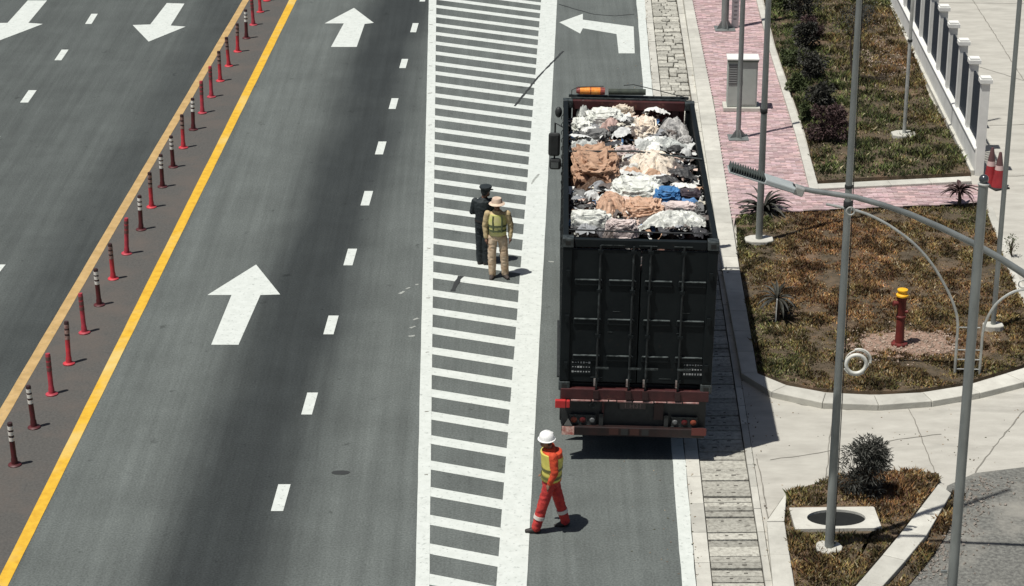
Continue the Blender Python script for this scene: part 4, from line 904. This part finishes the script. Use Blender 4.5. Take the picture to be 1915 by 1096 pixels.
# ================================================================== LANE DELINEATOR POSTS
PB = [(28, 870, 'b'), (64, 800, 'b'), (97, 738, 'f'), (129, 681, 'r'), (158, 623, 'f'), (186, 571, 'b'), (212, 522, 'r'), (237, 475, 'f'), (264, 430, 'b'), (283.5, 388, 'r'), (304, 350, 'b'), (324, 313, 'b'), (343, 277, 'r'), (361.5, 243, 'b'), (378.5, 212, 'f'), (395.5, 182, 'f'), (412, 152, 'r'), (428, 124, 'r'), (444.5, 97, 'r'), (461, 72, 'b'), (474, 47, 'f'), (487, 23, 'r'), (499, 2, 'r')]
PM = {'b': mat('post_dark_maroon', (.10, .018, .020), .5, col2=(.06, .015, .017), scale=5), 'f': mat('post_faded_red', (.50, .05, .075), .5, col2=(.26, .04, .05), scale=4), 'r': mat('post_red', (.60, .045, .06), .5, col2=(.34, .035, .045), scale=5)}
PBAND = {'b': mat('band_white', (.78, .76, .70), .4), 'r': mat('band_worn', (.38, .28, .24), .6, col2=(.2, .08, .07), scale=22), 'f': mat('band_faded', (.16, .07, .065), .6)}
PTOP = mat('post_top_dark', (.045, .022, .022), .5)
names = {'b': 'maroon lane post with bright white bands', 'f': 'faded red lane post without bands', 'r': 'red lane post with dirty bands'}
ordn = ['nearest the camera', 'second nearest', 'third nearest', 'fourth nearest', 'fifth', 'sixth', 'seventh', 'eighth', 'ninth', 'tenth', 'eleventh', 'twelfth', 'thirteenth', 'fourteenth', 'fifteenth', 'sixteenth', 'seventeenth', 'eighteenth', 'nineteenth', 'twentieth', 'twenty-first', 'twenty-second', 'twenty-third']
proto = {}
def make_post(k):
    t = thing('delineator_post', names[k], 'road post')
    MB().lathe([(.115, 0), (.115, .018), (.10, .03), (.055, .038)], n=20).obj('base', PM[k], t, True)
    MB().lathe([(.058, .038), (.056, .12), (.047, .16), (.046, .48)], n=16).obj('tube', PM[k], t, True)
    MB().lathe([(.046, .48), (.046, .80), (.04, .825), (.014, .83)], n=16).obj('tube_top', PTOP if k != 'f' else PM[k], t, True)
    for z in (.515, .625, .73): MB().lathe([(.0487, z-.034), (.0487, z+.034)], n=16).obj('reflective_band', PBAND[k], t, True)
    return t
for i, (x, y, k) in enumerate(PB):
    if k not in proto: proto[k] = make_post(k); o = proto[k]
    else: o = copy_tree(proto[k])
    p = P(x, y); o.location = (p.x, p.y, .004); o.rotation_euler = (rad(rnd.uniform(-3, 3)), rad(rnd.uniform(-3, 3)), rnd.random()); o.scale = (1, 1, rnd.uniform(.95, 1.03))
    tag(o, names[k]+', '+(ordn[i] if i < 1 else ordn[i].replace(' nearest', '')+' from the near end'), 'road post', 'lane posts between the yellow lines')

# ================================================================== POLES
def pole(name, label, cat, base, z0, r0, r1, h, m=M_GALV, footing=None, bands=(), lean=(0, 0), n=16, fm=None):
    t = thing(name, label, cat, (base[0], base[1], z0)); t.rotation_euler = (lean[1], lean[0], 0)
    k = 8; MB().tube([(0, 0, .0+h*i/k) for i in range(k+1)], [r0+(r1-r0)*i/k for i in range(k+1)], n).obj('shaft', m, t, True)
    if footing:
        f = MB(); w, d, hh = footing; pts = []
        for i in range(12):
            a = i/12*6.283; q = max(abs(math.cos(a)), abs(math.sin(a))); pts.append((math.cos(a)/q**.6*w/2*rnd.uniform(.92, 1.04), math.sin(a)/q**.6*d/2*rnd.uniform(.92, 1.04)))
        f.prism(pts, -.05, hh).obj('footing', fm or M_KERB, t, bevel=.02)
    for z, rr, hh in bands: MB().lathe([(rr*.9, z-hh/2), (rr, z-hh/2+.01), (rr, z+hh/2-.01), (rr*.9, z+hh/2)], n=14).obj('clamp', M_BLACK, t, True)
    return t
def zat(px, py, Y): return PY(px, py, Y).z
A = gp(1550, 1032)
plA = pole('lamp_pole', 'tall grey pole rising behind the concrete well slab in the small corner bed', 'pole', A, .03, .074, .036, 10.5, footing=(.42, .42, .07), bands=((zat(1585, 385, A[1]), .066, .10), (zat(1588, 352, A[1]), .062, .05)))
Zr = zat(1586, 391, A[1]); MB().torus((.03, -.09, Zr-.03), .06, .012).obj('ring_bolt', M_GALVL, plA, True)
MB().tube([(.08, .03, .1), (.085, .03, 4), (.06, .03, 8), (.05, .03, 10.4)], .007, 5).obj('cable', M_BLACK, plA)
B = gp(1775, 1165); hB = zat(1835, 346, B[1])
plB = pole('camera_pole', 'thick grey pole with a round ball on top at the right', 'pole', B, .0, .076, .068, hB, footing=(.5, .5, .08))
MB().lathe([(.074, 0), (.08, .02), (.05, .035)], (0, 0, hB), 16).obj('collar', M_GALVL, plB, True)
MB().ball((0, 0, hB+.085), (.068, .068, .066)).obj('ball_cap', mat('glossy_dark_ball', (.10, .11, .12), .15, .6), plB, True)
MB().box((-.14, -.03, zat(1762, 1067, B[1])), (.09, .03, .04)).obj('bracket', M_GALV, plB)
cA = gp(1419, 458); pole('lamp_pole', 'grey pole standing in the left corner of the main bed beside the spiky plant', 'pole', cA, .06, .076, .046, 9.0, footing=(.62, .45, .09), bands=((zat(1424, 212, cA[1]), .076, .10),))
fA = gp(1690, 262); pole('lamp_pole', 'thin pale pole on a round concrete footing in the middle of the upper bed', 'pole', fA, .08, .045, .036, 8.5, M_GALVL, footing=(.62, .5, .10), bands=((zat(1700, 82, fA[1]), .06, .06),))
gA = gp(1856, 622); pole('lamp_pole', 'slim grey pole right of the ball topped pole, standing in the main bed', 'pole', gA, .06, .05, .042, 9.5, M_GALV, footing=(.42, .30, .12))
# post with flared foot in front of the cabinet
def flared(name, label, base, r, h, sp):
    t = thing(name, label, 'post', (base[0], base[1], PZ)); MB().tube([(0, 0, 0), (0, 0, h)], r, 14).obj('shaft', M_GALV, t, True)
    for a in range(4):
        an = a*math.pi/2+.3; c_, s_ = math.cos(an), math.sin(an)
        MB().add([(c_*r*.8, s_*r*.8, sp*1.1), (c_*sp, s_*sp, .02), (c_*r*.8, s_*r*.8, .02), (c_*r*.8-s_*.012, s_*r*.8+c_*.012, sp*1.1), (c_*sp-s_*.012, s_*sp+c_*.012, .02), (c_*r*.8-s_*.012, s_*r*.8+c_*.012, .02)], [(0, 1, 2), (5, 4, 3), (0, 3, 4, 1)]).obj('gusset', M_GALV, t)
    MB().box((0, 0, .012), (sp*2.2, sp*2.2, .024)).obj('base_plate', M_GALV, t); return t
dA = gp(1380, 266); tD = flared('sign_post', 'grey post with a flared foot in front of the cabinet on the brick pavement', dA, .06, 6.5, .22)
eA = gp(1355, 61); flared('sign_post', 'thick grey post with a flared foot at the top of the brick pavement', eA, .105, 6.5, .26)
# white information panel behind the thick post
sA = gp(1374, 58); sg = thing('notice_board', 'tall white notice panel standing between the two flared posts', 'sign', (sA[0], sA[1], PZ)); MB().box((0, 0, .65), (.20, .06, 1.3)).obj('panel', M_PLAST, sg, bevel=.01)
for k in range(7): MB().box((rnd.uniform(-.01, .01), -.032, .25+k*.12), (.09, .006, .05)).obj('panel_mark', mat('grey_mark', (.35, .35, .34), .6), sg)
# lamp arm from a pole to the right of the frame
AY = 30.4
arm_px = [(1496, 352), (1520, 357), (1560, 363), (1600, 369), (1650, 383), (1700, 400), (1760, 426), (1820, 455), (1870, 483), (1915, 512), (1965, 550), (2010, 595), (2050, 660), (2075, 740)]
AP = [PY(x, y, AY) for x, y in arm_px]; bp = Vector((PY(2085, 800, AY).x, AY, 0))
t = thing('street_lamp', 'street lamp with a long curved grey arm and finned lamp head reaching over the bed', 'street lamp', tuple(bp))
def loc(ps): return [Vector(p)-bp for p in ps]
MB().tube(loc(AP)+[Vector((0, 0, PY(2085, 800, AY).z))], [.036, .038, .04, .041, .042, .044, .046, .048, .05, .053, .056, .06, .063, .066, .07], 14).obj('arm', M_GALV, t, True)
MB().tube([(0, 0, 0), (0, 0, PY(2085, 800, AY).z)], [.10, .07], 16).obj('shaft', M_GALV, t, True)
hd = (PY(1430, 331, AY), PY(1487, 349, AY)); D = (hd[0]-hd[1]).normalized(); Sd = Vector((0, 1, .0)); Ud = D.cross(Sd).normalized()
Ud = Ud if Ud.z > 0 else -Ud; Rm = Matrix((D, Sd, Ud)).transposed()
LH = mat('lamp_housing', (.40, .44, .43), .45, col2=(.33, .36, .36), scale=4)
c0 = PY(1457, 343, AY)-bp; hdo = MB().box(c0, (.46, .30, .085), Rm).obj('lamp_head', LH, t, bevel=.02)
MB().box(c0-D*.30-Ud*.01, (.15, .16, .13), Rm).obj('joint_box', M_GALVL, t, bevel=.02)
MB().box(c0-D*.215-Ud*.005, (.04, .13, .10), Rm).obj('joint_gap', M_BLACK, t)
c1_ = PY(1396, 325, AY)-bp
MB().box(c1_-Ud*.015, (.54, .30, .018), Rm).obj('fin_plate', LH, t)
for k in range(14): MB().box(c1_+D*(-.24+k*.038)+Ud*.035, (.010, .27, .085), Rm).obj('cooling_fin', mat('fin_dark', (.07, .085, .08), .5), t)
# white cable coil beside the pole
qy = A[1]-.13; cp = PY(1601, 681, qy); co = thing('cable_coil', 'white ring shaped coil hanging on the tall pole above the curved kerb', 'coil', tuple(cp))
MW = mat('white_hose', (.66, .66, .60), .5, col2=(.5, .5, .46), scale=8)
MB().torus((0, 0, 0), .150, .029, n=40, m=10).obj('coil_ring', MW, co, True)
MB().torus((.04, .07, .025), .19, .017, n=40, m=8, a0=-.2, a1=1.9).obj('loose_turn', MW, co, True); MB().torus((.015, .07, -.02), .195, .012, n=30, m=8, a0=3.6, a1=5.4).obj('loose_turn', MW, co, True)
MB().torus((.03, .10, .0), .18, .009, n=30, m=6).obj('loose_turn', MW, co, True)
MB().tube([(-.14, .05, .02), (-.21, .12, .0)], .012, 6).obj('tie', M_BLACK, co)
# bent pipe frame
BY = P(1786, 706).y; f0 = P(1808, 706); fr = thing('bent_pipe_frame', 'ladder like frame of two thin galvanised pipes bending apart at the top', 'pipe frame', (f0.x, BY, .06))
def bent(pts, r):
    q = [PY(x, y, BY)-Vector((f0.x, BY, .06)) for x, y in pts]
    out = []
    for i in range(len(q)-1):
        p0 = q[max(i-1, 0)]; p1 = q[i]; p2 = q[i+1]; p3 = q[min(i+2, len(q)-1)]
        for k in range(5):
            t_ = k/5; out.append(.5*((2*p1)+(-p0+p2)*t_+(2*p0-5*p1+4*p2-p3)*t_*t_+(-p0+3*p1-3*p2+p3)*t_**3))
    out.append(q[-1]); return MB().tube(out, r, 8)
bent([(1785, 708), (1788, 655), (1791, 605), (1784, 572), (1768, 536), (1742, 493), (1708, 455), (1665, 423), (1625, 402), (1590, 391), (1545, 382)], .026).obj('pipe', M_GALVL, fr, True)
bent([(1831, 706), (1835, 655), (1838, 622), (1846, 596), (1861, 571), (1882, 553), (1905, 543), (1935, 541), (1985, 546)], .026).obj('pipe', M_GALVL, fr, True)
for y in (612, 654, 672, 690):
    a = PY(1788, y, BY)-Vector((f0.x, BY, .06)); b = PY(1833, y+1, BY)-Vector((f0.x, BY, .06)); MB().tube([a, b], .012, 6).obj('rung', M_GALVL, fr)
q = PY(1912, 531, BY)-Vector((f0.x, BY, .06)); MB().torus(q, .07, .013, n=20, m=6).obj('ring', M_GALVL, fr, True)

# ================================================================== CABINET
cb = gp(1387, 215); ca = thing('utility_cabinet', 'pale green grey utility cabinet with a white roof on the brick pavement', 'cabinet', (cb[0], cb[1]+.2, PZ), rad(-2))
MB().box((0, 0, .05), (.92, .56, .10)).obj('plinth', M_KERB, ca, bevel=.01)
body = MB().box((0, 0, .72), (.74, .42, 1.22)).obj('body', M_CAB, ca, bevel=.01)
MB().box((0, -.02, 1.345), (.80, .50, .035)).obj('roof', M_PLAST, ca, bevel=.008)
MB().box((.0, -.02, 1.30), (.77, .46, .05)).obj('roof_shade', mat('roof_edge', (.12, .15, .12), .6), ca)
MB().box((-.24, -.215, .95), (.22, .012, .52)).obj('vent_panel', mat('vent_grey', (.16, .17, .165), .5), ca)
for k in range(8): MB().box((-.24, -.224, .74+k*.06), (.19, .01, .018)).obj('louvre', mat('louvre', (.26, .27, .26), .5), ca)
MB().box((.14, -.214, .72), (.40, .01, 1.1)).obj('door', M_CAB, ca, bevel=.004); MB().box((-.02, -.225, .8), (.02, .02, .1)).obj('handle', M_BLACK, ca)

# ================================================================== FENCE
fa = Vector((*gp(1819, 328), 0)); fb = Vector((*gp(1658, 0), 0)); fd = (fb-fa).normalized(); fs_ = Vector((fd.y, -fd.x, 0)); Lf = 30.0
fn = thing('boundary_fence', 'white pillared fence with low plinth wall and dark railings along the yard', 'fence', (fa.x, fa.y, 0)); fn.rotation_euler = (0, 0, math.atan2(fd.y, fd.x)-math.pi/2)
MB().box((.12, Lf/2, .31), (.20, Lf, .62)).obj('plinth', M_PLAST, fn); MB().box((.12, Lf/2, .635), (.26, Lf, .05)).obj('coping', M_PLAST, fn, bevel=.01)
MB().box((.0, Lf/2, .04), (.10, Lf, .16)).obj('footing_ledge', M_KERB, fn)
pm = MB().box((0, 0, 1.12), (.19, .20, 2.24)).mesh('pillar'); pm.materials.append(M_PLAST)
cm = MB().box((0, 0, 2.27), (.28, .28, .09)).box((0, 0, 2.33), (.23, .23, .05)).mesh('pillar_cap'); cm.materials.append(M_PLAST)
bmm = MB().box((0, 0, 1.36), (.05, .026, 1.44)).mesh('bar'); bmm.materials.append(M_RAIL)
PT = 1.6; nP = int(Lf/PT)
for k in range(nP+1):
    po = linked('pillar', pm, fn, (.14, .05+k*PT, 0)); linked('pillar_cap', cm, po)
    if k < nP:
        for z in (.74, 2.0): MB().box((.14, .05+k*PT+PT/2, z), (.035, PT-.25, .045)).obj('rail', M_RAIL, fn)
        for q in range(12): linked('bar', bmm, fn, (.14, .05+k*PT+.19+q*.111, 0))

# ================================================================== HYDRANT
h0 = gp(1681, 652); hy = thing('fire_hydrant', 'tall red standpipe hydrant with a yellow cap on the pinkish soil', 'hydrant', (h0[0], h0[1], .08))
HR = mat('hydrant_red', (.17, .028, .022), .5, col2=(.10, .02, .018), scale=6); HY = mat('hydrant_yellow', (.80, .42, .02), .45)
MB().lathe([(.155, 0), (.155, .045), (.10, .06)], n=18).obj('flange', HR, hy, True)
for k in range(6): MB().lathe([(.016, .045), (.016, .065), (.004, .067)], (math.cos(k)*.127, math.sin(k)*.127, 0), 6).obj('bolt', mat('bolt_rust', (.12, .06, .04), .7), hy)
MB().lathe([(.088, .05), (.082, .3), (.082, .56), (.098, .57), (.098, .60), (.082, .61), (.088, .92), (.105, .95), (.105, 1.0)], n=18).obj('barrel', HR, hy, True)
MB().tube([(.0, 0, .86), (-.15, -.03, .86)], .042, 10).tube([(-.13, -.03, .86), (-.17, -.035, .86)], .055, 10).tube([(0, 0, .70), (.12, -.06, .70)], .035, 10).obj('outlet', HR, hy, True)
MB().lathe([(.118, 1.0), (.118, 1.03), (.085, 1.05), (.088, 1.10), (.10, 1.105), (.10, 1.13), (.04, 1.15)], n=18).obj('cap', HY, hy, True)

# ================================================================== WELL SLAB
sc_ = gp(1561, 979); ws = thing('well_cover_slab', 'pale concrete slab with a dark oval opening round the foot of the tall pole', 'well slab', (sc_[0], sc_[1], .05), .02)
ring = MB(); n = 40; O = []; I = []
ca = math.atan2(.37, .69); angs = sorted([2*math.pi*(k+.5)/36 for k in range(36)]+[ca, math.pi-ca, math.pi+ca, 2*math.pi-ca])
for a in angs:
    c_, s_ = math.cos(a), math.sin(a); q = max(abs(c_)/.69, abs(s_)/.37); O.append((c_/q, s_/q)); I.append((c_*.47+.02, s_*.285+.0))
vs = [(*o, .055) for o in O]+[(*i, .055) for i in I]+[(*i, -.045) for i in I]+[(*o, -.04) for o in O]; fs2 = []
for k in range(n):
    k2 = (k+1) % n; fs2 += [(k, k2, n+k2, n+k), (n+k, n+k2, 2*n+k2, 2*n+k), (3*n+k, 3*n+k2, k2, k)]
ring.add(vs, fs2, 1.08).obj('slab', M_KERB, ws)
MB().sheet([(math.cos(a/20*6.283)*.50, math.sin(a/20*6.283)*.33) for a in range(20)], .012).obj('cover', mat('hole_black', (.005, .006, .006), .9, col2=(.009, .01, .009), scale=9), ws)  # near-black sheet paints the darkness inside the open hole

# ================================================================== TRAFFIC CONES
CR = mat('cone_red', (.30, .025, .03), .5, col2=(.22, .02, .025), scale=6)
def cone():
    t = thing('traffic_cone', '', 'traffic cone'); MB().box((0, 0, .02), (.40, .40, .04)).obj('base', M_RUBBER, t, bevel=.01)
    MB().lathe([(.165, .04), (.135, .18), (.10, .45)], n=18).obj('cone_body', CR, t, True); MB().lathe([(.102, .45), (.086, .56)], n=18).obj('reflective_band', mat('cone_band', (.52, .38, .36), .5), t, True)
    MB().lathe([(.086, .56), (.035, .86), (.028, .875), (.01, .88)], n=18).obj('cone_tip', mat('cone_tip', (.10, .05, .05), .5), t, True); return t
c0_ = cone(); c2_ = copy_tree(c0_)
for o, (x, y), lab in ((c0_, (1851, 344), 'red traffic cone at the end of the white fence, the left one of the pair'), (c2_, (1866, 351), 'red traffic cone at the end of the white fence, the right one of the pair')):
    q = gp(x, y); o.location = (q[0], q[1], 0); tag(o, lab, 'traffic cone', 'traffic cones at the fence end')
c2_.rotation_euler = (0, 0, .4); c2_.scale = (.97, .97, .97)

# ================================================================== PLANTS
def leaf_mat(name, a, b): return mat(name, a, .6, col2=b, scale=14, contrast=(.35, .65), spec=.25, attr='tint')
LG = leaf_mat('leaf_green', (.055, .075, .032), (.085, .10, .045)); LD = leaf_mat('leaf_dark', (.028, .030, .024), (.05, .048, .04)); LR = leaf_mat('leaf_purple', (.045, .026, .028), (.085, .055, .05)); LGR = leaf_mat('leaf_grey', (.045, .050, .042), (.075, .072, .064))
BARK = mat('bark', (.10, .075, .055), .9, col2=(.06, .045, .035), scale=12, bump=.4)
def spiky(label, base, z, n, ln, w, m, seed, up=.9, stem=.0, droop=1.0, cat='plant'):
    r = random.Random(seed); t = thing('spiky_plant', label, cat, (base[0], base[1], z))
    if stem: MB().tube([(0, 0, -.05), (.02, 0, stem*.5), (0, .01, stem)], [.05, .04, .035], 8).obj('stem', BARK, t, True)
    for i in range(n):
        a = r.uniform(0, 6.283); el = r.uniform(.1, 1.0); L_ = ln*r.uniform(.65, 1.1); mb = MB(); d = Vector((math.cos(a), math.sin(a), 0)); s = Vector((-d.y, d.x, 0)); K = 6; vs = []
        p = Vector((0, 0, stem)); ang = el*1.35*up
        for k in range(K+1):
            ww = w*math.sin(math.pi*min(1, (k/K)*.85+.12))*(1 if k < K else .1); f = Vector((0, 0, .25*ww))
            vs += [p-s*ww/2+f, p-Vector((0, 0, .12*ww)), p+s*ww/2+f]; p = p+(d*math.cos(ang)+Vector((0, 0, math.sin(ang))))*(L_/K); ang -= droop*r.uniform(.18, .32)
        fs3 = []
        for k in range(K): q = k*3; fs3 += [(q, q+1, q+4, q+3), (q+1, q+2, q+5, q+4)]
        mb.add(vs, fs3, r.uniform(.7, 1.4)).obj('leaf', m, t)
    return t
def bush(name, label, base, z, w, d, h, m, seed, nl=900, ls=.05, trunk=True, clumps=9, cat='shrub', group=None, bottom=.15, cone=False, narrow=.45):
    r = random.Random(seed); t = thing(name, label, cat, (base[0], base[1], z), group=group)
    C_ = []
    for i in range(clumps):
        a = r.uniform(0, 6.283); q = r.random()**.5; zz = r.uniform(bottom, .9)*h; taper = 1-.55*abs(zz/h-.45)*1.4 if not cone else 1.05-zz/h*.75
        C_.append((Vector((math.cos(a)*q*w*.34*taper, math.sin(a)*q*d*.34*taper, zz)), r.uniform(.14, .26)*min(w, h)*taper, r.uniform(.65, 1.3)))
    if trunk:
        tb = MB()
        for c_, rr, _ in C_: tb.tube([Vector((r.uniform(-.02, .02), 0, -.05)), Vector((c_.x*.3, c_.y*.3, c_.z*.5)), c_], [.022, .014, .005], 6)
        tb.obj('branches', BARK, t)
    mb = MB()
    for i in range(nl):
        c_, rr, ti = r.choice(C_); v = Vector((r.gauss(0, 1), r.gauss(0, 1), r.gauss(0, 1))).normalized()*rr*r.random()**.35*1.25; v.z *= .9; p = c_+v
        if p.z < .01: continue
        dr = (v.normalized()+Vector((r.uniform(-.7, .7), r.uniform(-.7, .7), r.uniform(-.4, .8)))).normalized(); s = dr.cross(Vector((r.uniform(-1, 1), r.uniform(-1, 1), .4))).normalized(); L_ = ls*r.uniform(.6, 1.4); ww = L_*narrow
        mb.add([p, p+dr*L_*.5+s*ww*.5, p+dr*L_-Vector((0, 0, L_*.15)), p+dr*L_*.5-s*ww*.5], [(0, 1, 2, 3)], ti*r.uniform(.75, 1.3))
    f = mb.obj('foliage', m, t); return t
spiky('large dark agave like plant behind the pole at the left corner of the main bed', gp(1428, 400), .07, 46, .78, .075, LD, 5, up=1.05, droop=1.0)
spiky('spiky bronze plant on a short stem at the fence end of the pavement', gp(1792, 392), .07, 34, .48, .07, LR, 8, up=1.0, stem=.34)
spiky('dark yucca like plant with a white stake in the left of the main bed', gp(1452, 606), .07, 26, .50, .06, LD, 9, up=1.1, stem=.45)
bush('shrub', 'low dark tangle at the foot of the yucca like plant', gp(1466, 600), .07, .7, .6, .35, LD, 31, 500, .05)
stk = gp(1449, 606); tag(MB().box((stk[0], stk[1]-.12, .30), (.022, .022, .55), Euler((0, .03, 0)).to_matrix()).obj('plant_stake', M_PLAST), 'thin white stake beside the dark yucca like plant', 'stake')
spiky('small dark weed growing at the kerb foot beside the truck', gp(1356, 517), .0, 16, .30, .035, LD, 14, up=1.1)
bush('shrub', 'bushy grey green shrub in the small corner bed behind the tall pole', gp(1613, 930), .05, .98, .8, 1.05, LGR, 21, 5200, .085, clumps=26, narrow=.2, bottom=.12)
for i, (x, y, w, h, lab, mm) in enumerate([(1545, 272, .75, .75, 'purple dark shrub nearest the cross path in the upper bed', LR), (1535, 205, .62, .5, 'dark shrub second from the cross path in the upper bed', LD), (1520, 150, .8, .75, 'dark bushy shrub halfway along the upper bed', LD), (1508, 98, .65, .6, 'small dark shrub in the upper bed above the halfway shrub', LD),
      (1497, 44, .95, .95, 'large blackish shrub at the top left of the upper bed', LD), (1516, 75, .5, .5, 'little purple shrub right of the large blackish shrub', LR), (1470, 22, .7, .6, 'dark green shrub beside the kerb at the top of the upper bed', LG), (1490, 178, .55, .35, 'low green shrub by the kerb in the middle of the upper bed', LG), (1478, 128, .6, .35, 'low green shrub by the kerb, further up the upper bed', LG), (1510, 232, .5, .3, 'low green shrub by the kerb near the cross path', LG), (1560, 240, .45, .35, 'small purple shrub right of the one nearest the cross path', LR)]):
    bush('shrub', lab, gp(x, y), .09, w*1.35, w*1.35, h*1.25, mm, 40+i, 2200, .08, group='shrubs in the upper bed', clumps=11)
sb = gp(1596, 160); st = bush('sapling', 'young tree with thin curved trunk behind the tall pole in the upper bed', sb, .09, 1.3, 1.1, 2.3, LGR, 77, 1500, .055, trunk=False, clumps=14, cat='tree', bottom=.68)
MB().tube([(0, 0, 0), (-.10, 0, .6), (-.14, 0, 1.1), (-.02, 0, 1.6), (-.08, 0, 2.1)], [.035, .03, .026, .02, .01], 8).obj('trunk', BARK, st, True)
bush('shrub', 'dry twiggy plant at the right edge of the main bed', gp(1890, 480), .07, .4, .4, .5, LG, 91, 120, .05, clumps=7)
